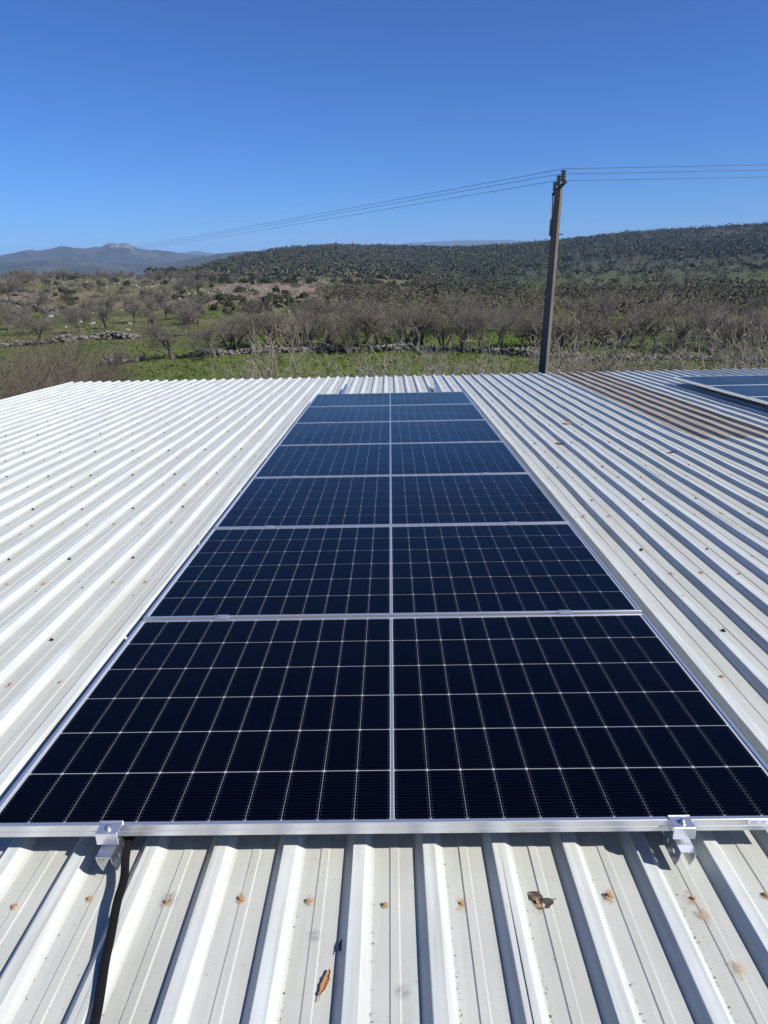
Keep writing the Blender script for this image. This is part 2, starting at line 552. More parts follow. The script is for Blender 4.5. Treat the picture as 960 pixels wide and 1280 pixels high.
def zones(x, y):
    """albedo zones: r = green grass, g = bare brown earth, b = wooded hill soil"""
    dx = x - CAM[0]; dy = y - CAM[1]
    D = np.hypot(dx, dy); th = np.degrees(np.arctan2(dx, dy))
    n1 = fbm(x / 22, y / 22, 31); n2 = fbm(x / 60, y / 60, 41); n3 = fbm(x / 7, y / 7, 51)
    s = lambda e0, e1, v: np.clip((v - e0) / (e1 - e0), 0, 1)
    near = 1 - s(58, 72, D + (n1 - .5) * 16)
    near = near * (.25 + .75 * s(-18, -13, th + (n3 - .5) * 3))
    green = near * .95
    green = np.maximum(green, s(.46, .60, n2) * (1 - s(150, 280, D)) * .75)
    green = np.maximum(green, s(.40, .52, n1) * (1 - s(90, 140, D)) * .65)
    green = np.maximum(green, s(.5, .62, n2) * (1 - s(250, 400, D)) * .5)
    e = ((th + 8.8) / 5.2) ** 2 + ((D - 150) / 46) ** 2 + (n1 - .5) * 1.2
    brown = (1 - s(.75, 1.15, e))
    e2 = np.maximum(s(.55, .7, fbm(x / 15, y / 15, 77)) * s(60, 90, D) * (1 - s(200, 300, D)) * .6, 0)
    brown = np.maximum(brown, e2)
    slope = s(10, 14, th) * s(95, 130, D) * (1 - s(380, 450, D + (n1 - .5) * 60))
    green = np.maximum(green, slope * (.08 + .30 * s(.42, .58, n1)))
    hill = s(260, 380, D + (n2 - .5) * 60)
    hill = np.maximum(hill, s(2, 8, th) * s(120, 190, D))
    return np.stack([green * (1 - brown), brown, hill, np.ones_like(green)], -1)


def mat_ground():
    m, nt, b, out = new_mat('pasture_ground')
    g = N(nt, 'ShaderNodeNewGeometry').outputs['Position']
    at = N(nt, 'ShaderNodeVertexColor', layer_name='zone')
    sp = N(nt, 'ShaderNodeSeparateColor'); L(nt, at.outputs[0], sp.inputs[0])
    n_f = noise(nt, g, 1.1, 6, .65); n_m = noise(nt, g, .16, 5, .6); n_c = noise(nt, g, 5.5, 4, .6)
    dry = ramp(nt, n_f, (.25, (.075, .072, .036)), (.5, (.130, .120, .064)), (.72, (.21, .182, .115)))
    grn = ramp(nt, n_f, (.25, (.044, .074, .011)), (.5, (.086, .130, .018)), (.75, (.122, .155, .034)))
    grn = mixc(nt, ramp(nt, n_m, (.4, 0.0), (.7, .55)), grn, (.105, .108, .042))
    brn = ramp(nt, n_f, (.25, (.15, .115, .085)), (.6, (.24, .19, .145)), (.8, (.32, .27, .21)))
    hil = ramp(nt, n_m, (.3, (.040, .044, .028)), (.55, (.060, .061, .042)), (.75, (.098, .093, .068)))
    fuzz = math_(nt, 'MULTIPLY', math_(nt, 'SUBTRACT', n_f, .5), 1.1)
    def fz(ch): return math_(nt, 'ADD', ch, math_(nt, 'MULTIPLY', fuzz, math_(nt, 'MULTIPLY', math_(nt, 'SUBTRACT', 1.0, math_(nt, 'ABSOLUTE', math_(nt, 'SUBTRACT', math_(nt, 'MULTIPLY', ch, 2.0), 1.0))), 1.2)), clamp=True)
    c = mixc(nt, fz(sp.outputs[2]), dry, hil)
    c = mixc(nt, fz(sp.outputs[0]), c, grn)
    c = mixc(nt, fz(sp.outputs[1]), c, brn)
    c = mixc(nt, ramp(nt, n_c, (.3, .35), (.6, 0.0)), c, (.035, .034, .018))
    L(nt, c, b.inputs['Base Color'])
    b.inputs['Roughness'].default_value = .95
    b.inputs['Specular IOR Level'].default_value = .1
    bump(nt, math_(nt, 'ADD', n_f, n_c), .8, .25, b)
    return m


def build_ground():
    ths = np.concatenate([np.arange(-180, -62, 4.0), np.arange(-62, -34, .7), np.arange(-34, 34, .16), np.arange(34, 62, .7), np.arange(62, 180, 4.0)])
    rs = np.concatenate([[0.0], 3 * (2600 / 3) ** np.linspace(0, 1, 300)])
    T, Rr = np.meshgrid(np.radians(ths), rs, indexing='ij')
    X = CAM[0] + np.sin(T) * Rr; Y = CAM[1] + np.cos(T) * Rr
    Z = H(X, Y)
    V = np.stack([X, Y, Z], -1).reshape(-1, 3)
    nt_, nr = X.shape
    i = np.arange(nt_)[:, None]; j = np.arange(nr - 1)[None, :]
    i2 = (i + 1) % nt_
    Fq = np.stack([i * nr + j, i * nr + j + 1, i2 * nr + j + 1, i2 * nr + j], -1).reshape(-1, 4)[:, ::-1]
    me = mesh_from('ground', V, Fq, mat_ground(), True)
    ca = me.color_attributes.new('zone', 'FLOAT_COLOR', 'POINT')
    ca.data.foreach_set('color', zones(V[:, 0], V[:, 1]).astype(np.float32).ravel())
    o = link('ground', me)
    tag(o, kind='structure')


build_ground()


def mat_mountain(name, rocky):
    m, nt, b, out = new_mat(name)
    g = N(nt, 'ShaderNodeNewGeometry').outputs['Position']
    n1 = noise(nt, g, .012, 7, .62); n2 = noise(nt, g, .05, 5, .65)
    c = ramp(nt, n1, (.32, (.022, .030, .020)), (.5, (.045, .050, .034)), (.72, (.11, .10, .075)))
    c = mixc(nt, ramp(nt, n2, (.4, 0.0), (.65, .6)), c, (.035, .042, .028))
    if rocky:
        at = N(nt, 'ShaderNodeVertexColor', layer_name='rock')
        sp = N(nt, 'ShaderNodeSeparateColor'); L(nt, at.outputs[0], sp.inputs[0])
        f = math_(nt, 'MULTIPLY', sp.outputs[0], ramp(nt, n2, (.42, 0.0), (.56, 1.0)))
        c = mixc(nt, math_(nt, 'MULTIPLY', f, .75), c, (.20, .192, .18))
    L(nt, c, b.inputs['Base Color'])
    b.inputs['Roughness'].default_value = .95
    b.inputs['Specular IOR Level'].default_value = .1
    bump(nt, n2, .6, 12, b)
    return m


def ridge(name, crest, D, base_z, depth, seed, mat, rough, rock=None, n=320, m=40):
    """a hill range whose crest runs across the view at distance D"""
    pxs = np.linspace(crest[0][0], crest[-1][0], n)
    ys = np.interp(pxs, [c[0] for c in crest], [c[1] for c in crest])
    k = np.array([.2, .6, .2])
    ys = np.convolve(np.pad(ys, 1, 'edge'), k, 'valid')
    V = []; RK = []
    prof = np.linspace(-1, 1, m)
    for i, (px, py) in enumerate(zip(pxs, ys)):
        p = atD(px, py, D); dirv = np.array([p[0] - CAM[0], p[1] - CAM[1]]) / D
        edge = min(1, min(i, n - 1 - i) / (n * .06))
        top = base_z + (p[2] - base_z) * (edge ** .7)
        for q in prof:
            sh = (1 - abs(q)) ** 1.25
            d = D + q * depth
            x = CAM[0] + dirv[0] * d; y = CAM[1] + dirv[1] * d
            V.append([x, y, base_z + (top - base_z) * sh]); RK.append([sh, px])
    V = np.array(V); RK = np.array(RK)
    rel = RK[:, 0]
    nz = fbm(V[:, 0] / (depth * .12), V[:, 1] / (depth * .12), seed, 5) - .5
    V[:, 2] += nz * rough * np.clip(1.3 - rel, .2, 1) * np.clip(rel * 4, 0, 1)
    i = np.arange(n - 1)[:, None]; j = np.arange(m - 1)[None, :]
    Fq = np.stack([i * m + j, i * m + j + 1, (i + 1) * m + j + 1, (i + 1) * m + j], -1).reshape(-1, 4)[:, ::-1]
    me = mesh_from(name, V, Fq, mat, False)
    if rock:
        w = np.zeros((len(V), 4), np.float32); w[:, 3] = 1
        for (px0, pw, r0, r1, a) in rock:
            w[:, 0] = np.maximum(w[:, 0], a * np.clip(1.6 - abs(RK[:, 1] - px0) / pw, 0, 1) * (rel > r0) * (rel < r1))
        ca = me.color_attributes.new('rock', 'FLOAT_COLOR', 'POINT'); ca.data.foreach_set('color', w.ravel())
    o = link(name, me); tag(o, kind='structure')
    return o


MM = mat_mountain('mountain_forest', False); MR = mat_mountain('mountain_rock', True)
ridge('mountain', [(-260, 330), (-120, 322), (0, 318), (35, 312.5), (70, 308.5), (100, 309.5), (124, 309.5), (131, 308), (136, 304.6), (143, 303.4), (147, 305), (152, 302.6), (159, 303), (164, 306), (170, 308.8), (195, 311), (235, 317), (262, 320), (300, 327), (340, 338)],
      3000, -80, 800, 5, MR, 95, rock=[(148, 17, .84, 1.0, 1.0), (170, 35, .40, .50, .55), (50, 30, .5, .6, .4)], n=420, m=60)
ridge('foothills', [(-300, 335), (-100, 326), (0, 327), (60, 322), (110, 326), (170, 329), (215, 327), (250, 320), (275, 315.5), (300, 313), (340, 312), (400, 318), (460, 326)],
      2100, -80, 700, 15, MM, 26)
ridge('far_hills', [(395, 316), (420, 308.5), (440, 307.5), (462, 306), (476, 304.2), (488, 304.2), (505, 307), (530, 312), (570, 320)], 3700, -80, 800, 25, MM, 40, n=200)
ridge('distant_range', [(60, 332), (180, 317), (228, 314.5), (246, 312.5), (262, 315.5), (330, 318), (420, 313), (480, 306), (515, 302.5), (560, 300), (620, 299), (690, 301), (760, 305), (900, 316), (1080, 330)],
      5800, -80, 900, 35, MM, 30)
plain = MB(); plain.box(-7000, 7000, 1500, 7000, -90, -82)
tag(plain.build('valley_floor', MM), kind='structure')

# ------------------------------------------------------------------ haze
hz, nt, b, out = new_mat('haze_air')
nt.nodes.remove(b)
pv = N(nt, 'ShaderNodeVolumePrincipled')
pv.inputs['Color'].default_value = (.40, .62, 1.0, 1)
pv.inputs['Density'].default_value = 1.5e-4
pv.inputs['Anisotropy'].default_value = 0.0
L(nt, pv.outputs[0], out.inputs['Volume'])
hb = MB(); hb.box(-7200, 7200, -2800, 7200, -98, 165)
tag(hb.build('haze', hz), kind='stuff')

# ------------------------------------------------------------------ barn with its sheeted roof
PITCH, RIB = .183, .028
PAN = -.141
X_TL, X_TR, X_RF = .2594, .2937, .315       # one rib: top left, top right, right foot
X_LF = X_TL - (X_RF - X_TR)
RC = (X_TL + X_TR) / 2
SEAM = RC + 15 * PITCH                      # a sheet seam lies on this rib
EAVE, NEAR, LAP = 11.42, -4.6, 5.17
barn = empty('barn', (0, 0, 0))
tag(barn, 'low barn with a white ribbed sheet metal roof under the solar panels', 'building')
barn_roof_M = ROOF_M


def profile():
    """section of one sheet from rib centre over five periods, with two creases in each pan"""
    P = []
    for k in range(5):
        x = k * PITCH
        P += [(x, RIB), (x + X_TR - RC - .002, RIB), (x + X_TR - RC, RIB - .0012), (x + X_RF - RC - .001, .0008), (x + X_RF - RC + .0015, 0),
              (x + .078, 0), (x + .0815, .0028), (x + .1005, .0028), (x + .104, 0),
              (x + PITCH + X_LF - RC - .0015, 0), (x + PITCH + X_LF - RC + .001, .0008), (x + PITCH + X_TL - RC, RIB - .0012), (x + PITCH + X_TL - RC + .002, RIB)]
    P.append((5 * PITCH, RIB)); P.append((5 * PITCH + .012, RIB - .0004))
    return P


PROF = profile()


def sheet_mesh(name, length, seed, mat, zig=0.0):
    rnd = random.Random(seed)
    ny = max(4, int(length / .28))
    V = []; Fc = []
    n = len(PROF)
    for j in range(ny + 1):
        y = length * j / ny
        for i, (x, z) in enumerate(PROF):
            w = .0016 * math.sin(y * 2.3 + x * 7 + seed) + .0012 * math.sin(y * 5.1 - x * 13 + seed * 2) + rnd.uniform(-.0005, .0005)
            end = (rnd.uniform(-.004, .004) if j in (0, ny) else 0)
            V.append((x + .0012 * math.sin(y * 1.7 + seed + i // 13), y + end, z + w))
    for j in range(ny):
        for i in range(n - 1):
            Fc.append((j * n + i, j * n + i + 1, (j + 1) * n + i + 1, (j + 1) * n + i))
    return mesh_from(name, V, Fc, mat)


white_lo = [sheet_mesh('roof_sheet', EAVE - (LAP - .18), s, M['white_sheet']) for s in (1, 2, 3)]
white_up = [sheet_mesh('roof_sheet', LAP - NEAR, s, M['white_sheet']) for s in (4, 5, 6, 7)]
brown_lo = sheet_mesh('roof_sheet', EAVE - (LAP - .18), 8, M['brown_sheet'])
NSH = 10
sheets = {}
rnd = random.Random(4)
for m in range(-10, 9):
    xs = SEAM + m * 5 * PITCH
    lift = .0013 * (m % 2)
    for row in (0, 1):
        if row == 0:
            me = brown_lo if m == 0 else white_lo[m % 3]
            y0, z = LAP - .18 + rnd.uniform(-.004, .004), PAN + lift
        else:
            me = white_up[m % 4]
            y0, z = NEAR + rnd.uniform(-.004, .004), PAN + .0035 + lift
        o = link('roof_sheet', me, barn)
        p = rw(xs, y0, z)
        o.matrix_world = ROOF_M @ Matrix.Translation((xs, y0, z))
        if row == 0 and m == 0: o['label'] = 'brown weathered translucent roof sheet'
        if row == 1:
            o.location.z += .0
        sheets[(m, row)] = o
SHX0, SHX1 = SEAM - 50 * PITCH, SEAM + 45 * PITCH
# walls under the roof
def pz(y): return float(rw(0, y, PAN - .05)[2])
wl_ = MB()
yn, yf = NEAR + .3, EAVE - .25
xa, xb = SHX0 + .2, SHX1 - .2
wl_.box(xa, xb, yf - .2, yf, -.3, pz(yf))
wl_.build('wall', M['wall'], barn)
wl_ = MB(); wl_.add([(xa, yn, -.3), (xa + .2, yn, -.3), (xa + .2, yf - .21, -.3), (xa, yf - .21, -.3), (xa, yn, pz(yn)), (xa + .2, yn, pz(yn)), (xa + .2, yf - .21, pz(yf)), (xa, yf - .21, pz(yf))],
                    [(3, 2, 1, 0), (4, 5, 6, 7), (0, 1, 5, 4), (1, 2, 6, 5), (2, 3, 7, 6), (3, 0, 4, 7)])
wl_.build('wall', M['wall'], barn)
wl_ = MB(); wl_.add([(xb - .2, yn, -.3), (xb, yn, -.3), (xb, yf - .21, -.3), (xb - .2, yf - .21, -.3), (xb - .2, yn, pz(yn)), (xb, yn, pz(yn)), (xb, yf - .21, pz(yf)), (xb - .2, yf - .21, pz(yf))],
                    [(3, 2, 1, 0), (4, 5, 6, 7), (0, 1, 5, 4), (1, 2, 6, 5), (2, 3, 7, 6), (3, 0, 4, 7)])
wl_.build('wall', M['wall'], barn)
# purlins carry the sheets
for yy in np.arange(-3.0, 11.5, .975):
    pb = MB(); pb.box(xa, xb, -.03, .03, -.06, -.003)
    o = pb.build('purlin', M['dark_steel'], barn)
    o.matrix_world = ROOF_M @ Matrix.Translation((0, yy - .11 + .02, PAN - .002))

# screws: rusty ones in every pan, black ones in every second pan
def screw_mesh(name, mat, r=.0085, h=.006):
    b_ = MB(); b_.cyl((0, 0, 0), r, .0018, 10); b_.cyl((0, 0, .0018), r * .58, h, 6)
    return b_.mesh(name, mat)


sc_rust = screw_mesh('screw', M['screw_rust'], .0085)
sc_black = screw_mesh('screw', M['screw_black'], .0095, .007)
st = MB()
st.add([(.036 * math.cos(2 * math.pi * i / 14), .045 * math.sin(2 * math.pi * i / 14), 0) for i in range(14)], [tuple(range(14))])
stain_me = st.mesh('rust_stain', M['rust_stain'])
spots = []
rnd = random.Random(11)
for kx in range(-33, 58):
    xpan = .353 + kx * PITCH
    if not (SHX0 + .1 < xpan < SHX1 - .1): continue
    for r_ in range(-3, 12):
        y = -.108 + .972 * r_ + rnd.uniform(-.012, .012)
        if y > EAVE - .1: continue
        if 2.98 < xpan < 3.92 and y > LAP: continue
        spots.append((xpan + rnd.uniform(-.016, .012), y, 0))
    if kx % 2 == 0:
        for r_ in range(0, 12):
            y = 1.215 + .972 * (r_ - 1) + rnd.uniform(-.01, .01)
            if .9 < y < EAVE - .1: spots.append((xpan - .018 + rnd.uniform(-.006, .006), y, 1))
hid = lambda x, y: (-1.09 < x < 1.07 and .03 < y < 8.1) or (x > 4.5 and x < 6.7 and y > 5.7 and y < 9.4)
spots = [s for s in spots if not hid(s[0], s[1])]
def in_view(x, y):
    v = rw(x, y, PAN) - CAM; f = v.dot(C_F)
    return f > .1 and abs(v.dot(C_R) / f) < 500 / F_PX and abs(v.dot(C_U) / f) < 660 / F_PX
spots.sort(key=lambda s: (not in_view(s[0], s[1]), np.linalg.norm(rw(s[0], s[1]) - CAM)))
rest = MB()
for n_, (x, y, kind) in enumerate(spots):
    row = 0 if y > LAP else 1
    m = max(-10, min(8, int(math.floor((x - SEAM) / (5 * PITCH)))))
    z = PAN + (.0035 if row else 0) + .0013 * (m % 2) + .001
    if n_ < 290:
        o = link('screw', sc_black if kind else sc_rust, sheets[(m, row)])
        o.matrix_world = ROOF_M @ Matrix.Translation((x, y, z)) @ Matrix.Rotation(rnd.uniform(0, 6), 4, 'Z') @ Matrix.Diagonal((*([rnd.uniform(.85, 1.2)] * 3), 1))
        if kind == 0 and n_ < 170:
            o = link('rust_stain', stain_me, sheets[(m, row)])
            s_ = rnd.choice([.4, .5, .6, .8, 1.05]) * rnd.uniform(.8, 1.1)
            o.matrix_world = ROOF_M @ Matrix.Translation((x + .003, y, z + .0016)) @ Matrix.Rotation(rnd.uniform(-.5, .5), 4, 'Z') @ Matrix.Diagonal((s_, s_, 1, 1))
    else:
        p = rw(x, y, z)
        rest.tube([p, p + EZ * .006], [.0085, .0065], 6)
tag(rest.build('screws', M['screw_black'], barn), kind='stuff')

# single stains and a scuff where something scraped the sheet
def mat_scuff():
    m, nt, b, out = new_mat('grey_scuff')
    tc = N(nt, 'ShaderNodeTexCoord').outputs['Object']
    ln = N(nt, 'ShaderNodeVectorMath', operation='LENGTH'); L(nt, tc, ln.inputs[0])
    w = noise(nt, scaled(nt, tc, (130, 34, 1)), 1.0, 5, .75)
    edge = ramp(nt, math_(nt, 'DIVIDE', ln.outputs['Value'], .045), (.45, 1.0), (1.0, 0.0))
    a = math_(nt, 'MULTIPLY', edge, ramp(nt, w, (.46, 0.0), (.66, .6)))
    b.inputs['Base Color'].default_value = (.10, .105, .115, 1); b.inputs['Roughness'].default_value = .6
    tr = N(nt, 'ShaderNodeBsdfTransparent'); mx = N(nt, 'ShaderNodeMixShader')
    L(nt, a, mx.inputs[0]); L(nt, tr.outputs[0], mx.inputs[1]); L(nt, b.outputs[0], mx.inputs[2]); L(nt, mx.outputs[0], out.inputs[0])
    return m


scb = MB(); scb.add([(.045 * math.cos(2 * math.pi * i / 16), .05 * math.sin(2 * math.pi * i / 16), 0) for i in range(16)], [tuple(range(16))])
scuff_me = scb.mesh('scuff', mat_scuff())
for nm, me, x, y, s_, rz in (('scuff', scuff_me, -.548, -.10, .62, -.5), ('scuff', scuff_me, -.18, -.20, .45, -.6), ('rust_stain', stain_me, .742, -.285, 1.0, .3), ('rust_stain', stain_me, .725, -.16, .9, .2), ('scuff', scuff_me, .02, -.33, .5, .2)):
    m = int(math.floor((x - SEAM) / (5 * PITCH)))
    o = link(nm, me, sheets[(m, 1)])
    o.matrix_world = ROOF_M @ Matrix.Translation((x, y, PAN + .0035 + .0013 * (m % 2) + .0058)) @ Matrix.Rotation(rz, 4, 'Z') @ Matrix.Diagonal((s_, s_, 1, 1))

# ------------------------------------------------------------------ solar panels
PW, PH, FR = 2.094, 1.134, .035
CW, CH, GX, GY = .0915, .1822, .0013, .0027


def frame_mesh():
    b_ = MB()
    lip = .0115
    # profile of the frame bar: (distance in from the outside, height)
    pr = [(0, -FR), (0, -.021), (.0012, -.0205), (.0012, -.0175), (0, -.017), (0, -.0008), (.0008, 0), (lip - .0008, 0), (lip, -.0008), (lip, -.0035), (.0025, -.0040), (.0025, -.0325), (.024, -.0330), (.024, -FR)]
    cor = [(0, 0, 1, 1), (PW, 0, -1, 1), (PW, PH, -1, -1), (0, PH, 1, -1)]
    n = len(pr)
    for (x, y, sx, sy) in cor:
        for (d, z) in pr: b_.V.append((x + sx * d - PW / 2, y + sy * d, z))
    for c in range(4):
        c2 = (c + 1) % 4
        for i in range(n):
            i2 = (i + 1) % n
            b_.F.append((c * n + i, c2 * n + i, c2 * n + i2, c * n + i2)[::-1])
    return b_.mesh('frame', M['alu'])


def cell_mesh():
    b_ = MB(); ch = .0042
    w, h = CW / 2, CH / 2
    P = [(-w + ch, -h), (w - ch, -h), (w, -h + ch), (w, h - ch), (w - ch, h), (-w + ch, h), (-w, h - ch), (-w, -h + ch)]
    b_.V = [(x, y, .0006) for x, y in P] + [(x, y, 0) for x, y in P]
    b_.F = [tuple(range(8))] + [(i, i + 8, (i + 1) % 8 + 8, (i + 1) % 8) for i in range(8)]
    return b_.mesh('cell', M['cell'])


FRAME_ME, CELL_ME = frame_mesh(), cell_mesh()
b_ = MB(); b_.box(-PW / 2 + .003, PW / 2 - .003, .003, PH - .003, -.0085, -.0036)
BACK_ME = b_.mesh('backsheet', M['backsheet'])
b_ = MB(); b_.box(-.0030, .0030, .016, PH - .016, -.0036, -.0031)
RIBBON_ME = b_.mesh('ribbon', M['ribbon'])
CX = []
half = 11 * CW + 10 * GX
for s in (-1, 1):
    for i in range(11):
        CX.append(s * (.0062 + CW / 2 + i * (CW + GX)))
gy0 = (PH - (6 * CH + 5 * GY)) / 2
CY = [gy0 + CH / 2 + j * (CH + GY) for j in range(6)]
joined = MB()
for x in CX:
    for y in CY:
        joined.add([(v.co.x + x, v.co.y + y, v.co.z - .0036) for v in CELL_ME.vertices], [tuple(p.vertices) for p in CELL_ME.polygons])
M['cell_far'] = M['cell']
JOIN_ME = joined.mesh('cells', M['cell'])


def solar_panel(x, y, label, group, single=True):
    t = empty('solar_panel')
    t.matrix_world = ROOF_M @ Matrix.Translation((x, y, 0)) @ Matrix.Rotation(rnd.uniform(-.0012, .0012), 4, 'X') @ Matrix.Rotation(rnd.uniform(-.0006, .0006), 4, 'Y')
    tag(t, label, 'solar panel', group)
    link('frame', FRAME_ME, t)
    bk = link('backsheet', BACK_ME, t)
    link('ribbon', RIBBON_ME, t)
    if single:
        for cx in CX:
            for cy in CY:
                c = link('cell', CELL_ME, t)
                c.location = (cx, cy, -.0036)
    else:
        tag(link('cells', JOIN_ME, t), kind='stuff')
    return t


GAP = .02
NAMES = ['nearest solar panel of the long row, black cells, end clamps on its front edge',
         'second solar panel from the front in the long central row',
         'third solar panel from the front in the long central row',
         'fourth solar panel, midway along the long central row of seven',
         'fifth solar panel from the front in the long central row',
         'sixth solar panel from the front, last but one before the eave',
         'farthest solar panel of the central row, bluish, next to the eave']
rnd = random.Random(21)
panels = []
for k in range(7):
    panels.append(solar_panel(0, k * (PH + GAP), NAMES[k], 'solar panels in the central row'))
A2X = 4.54 + PW / 2
A2N = ['farthest panel of the second array at the right edge, nearest the eave',
       'middle visible panel of the second array at the right edge',
       'nearest panel of the second array, cut off by the right edge']
for k in range(3):
    solar_panel(A2X, 9.345 - PH - k * (PH + GAP), A2N[k], 'solar panels in the array at the right', single=False)
# maker's sticker on the front frame
stk = MB(); stk.box(-.033, .033, -.0004, 0, -.0065, .0065)
so = stk.build('sticker', M['label_paper'], panels[0]); so.location = (.925, -.0003, -.0095)
for (a, b2, z_, h_) in ((-.029, -.006, .003, .0011), (-.029, -.010, -.0002, .0009), (-.029, -.004, -.0032, .0009), (-.002, .012, .0025, .0014), (-.002, .010, -.0025, .0014)):
    q = MB(); q.box(a, b2, -.0002, 0, z_ - h_, z_ + h_); qo = q.build('print_line', M['label_print'], so); qo.location = (0, -.0005, 0)
q = MB(); q.box(.017, .030, -.0002, 0, -.005, .005); qo = q.build('print_block', M['label_print'], so); qo.location = (0, -.0005, 0)

# ------------------------------------------------------------------ rails and clamps
def rail_mesh(length):
    """upturned U channel with round holes along both cheeks"""
    w, h, t = .0385, .062, .0022
    b_ = MB()
    b_.box(-w / 2, w / 2, 0, length, -t, 0)
    hp, hr = .030, .0072
    nseg = int(min(length, 1.2) / hp)
    for s in (-1, 1):
        x0 = s * w / 2; x1 = s * (w / 2 - t)
        for i in range(nseg):
            yc = .02 + hp * (i + .5)
            ya, yb = .02 + hp * i, .02 + hp * (i + 1)
            zc = -h * .52
            ring = [(yc + hr * math.cos(a), zc + hr * 1.0 * math.sin(a)) for a in [math.pi / 8 + k * math.pi / 4 for k in range(8)]]
            sq = [(yb, zc + .006), (yc + .006, -t), (yc - .006, -t), (ya, zc + .006), (ya, zc - .006), (yc - .006, -h), (yc + .006, -h), (yb, zc - .006)]
            cs = [(yb, -t), (ya, -t), (ya, -h), (yb, -h)]
            vs = [(x0, y, z) for y, z in ring] + [(x0, y, z) for y, z in sq] + [(x0, y, z) for y, z in cs]
            vs += [(x1, y, z) for y, z in ring] + [(x1, y, z) for y, z in sq] + [(x1, y, z) for y, z in cs]
            fs = []
            for off in (0, 20):
                for k in range(8):
                    fs.append((off + k, off + (k + 1) % 8, off + 8 + (k + 1) % 8, off + 8 + k))
                fs += [(off + 8, off + 9, off + 16), (off + 10, off + 11, off + 17), (off + 12, off + 13, off + 18), (off + 14, off + 15, off + 19)]
            for k in range(8): fs.append((k, (k + 1) % 8, 20 + (k + 1) % 8, 20 + k))
            fs.append((18, 13, 33, 38)); fs.append((13, 14, 34, 33)); fs.append((14, 19, 39, 34))
            b_.add(vs, fs)
        # slanted end of the cheek
        b_.add([(x0, 0, -t), (x0, .02, -t), (x0, .02, -h), (x0, .004, -.024), (x1, 0, -t), (x1, .02, -t), (x1, .02, -h), (x1, .004, -.024)],
               [(0, 1, 2, 3), (4, 7, 6, 5), (0, 3, 7, 4), (3, 2, 6, 7)])
        ye = .02 + nseg * hp
        b_.box(min(x0, x1), max(x0, x1), ye, length, -h, -t)
    return b_.mesh('channel', M['galv'])


def clamp_end(parent, yloc, flip=1):
    b_ = MB()
    w = .0275
    # top plate over the frame lip, flat seat with bolt, front apron
    b_.box(-w, w, -.028, .009, .0008, .0038)
    b_.box(-w, w, -.031, -.028, -.030, .0038)
    b_.box(-w, w, .009, .0115, .0008, .0062)
    c = b_.build('end_clamp', M['alu'], parent)
    bevel(c, .0009, 1)
    c.location = (0, yloc, RAIL_TOP_OFF)
    b2 = MB(); b2.cyl((0, -.012, .0038), .0095, .0012, 14); b2.cyl((0, -.012, .005), .0068, .0055, 6); b2.cyl((0, -.012, .0105), .0032, .004, 8)
    bo = b2.build('bolt', M['bolt'], c)
    return c


RAIL_TOP_OFF = .0385                          # panel plane above the rail top
RAIL_LEN = 9.55
RAIL_ME = rail_mesh(RAIL_LEN)
def mid_mesh():
    b_ = MB()
    b_.box(-.024, .024, -.021, -.008, .0006, .0030)
    b_.box(-.024, .024, .008, .021, .0006, .0030)
    b_.box(-.024, .024, -.008, -.0055, -.010, .0030)
    b_.box(-.024, .024, .0055, .008, -.010, .0030)
    b_.box(-.024, .024, -.0055, .0055, -.0125, -.010)
    b_.cyl((0, 0, -.010), .0048, .006, 6)
    return b_.mesh('mid_clamp', M['alu'])


MID_ME = mid_mesh()
foot_b = MB(); foot_b.box(-.055, .055, -.03, .03, -.0775, -.0745); foot_b.box(-.0165, .0165, -.028, .028, -.0745, -.004); FOOT_ME = foot_b.mesh('rail_foot', M['galv'])
def make_rail(x, y0, length, me, mids, label, front=True):
    t = empty('mounting_rail'); t.matrix_world = ROOF_M @ Matrix.Translation((x, y0, -RAIL_TOP_OFF))
    tag(t, label, 'rail', 'rails under the solar panels')
    link('channel', me, t)
    if front: clamp_end(t, -y0 - .002)
    for ym in mids:
        c = link('mid_clamp', MID_ME, t); c.location = (rnd.uniform(-.004, .004), ym - y0, RAIL_TOP_OFF)
    for yy in np.arange(1.0, length - .5, 1.2):
        c = link('rail_foot', FOOT_ME, t); c.location = (0, yy, 0)
    return t


mids = [k * (PH + GAP) - GAP / 2 for k in range(1, 7)]
make_rail(-.7135, -.064, RAIL_LEN, RAIL_ME, mids, 'left galvanised channel rail under the central panel row')
make_rail(.7205, -.064, RAIL_LEN, RAIL_ME, mids, 'right galvanised channel rail under the central panel row')
rail2 = rail_mesh(4.4)
m2 = [9.345 - k * (PH + GAP) + GAP / 2 for k in range(1, 3)]
make_rail(A2X - .72, 5.1, 4.4, rail2, m2, 'left rail under the second panel array at the right', front=False)

# ------------------------------------------------------------------ black conduit lying across the ribs
def on_plane(px, py, z):
    d = pdir(px, py); n = EZ
    t = ((ORG + EZ * z - CAM).dot(n)) / d.dot(n)
    p = CAM + d * t - ORG
    return np.array([p.dot(EX), p.dot(EY), p.dot(EZ)])


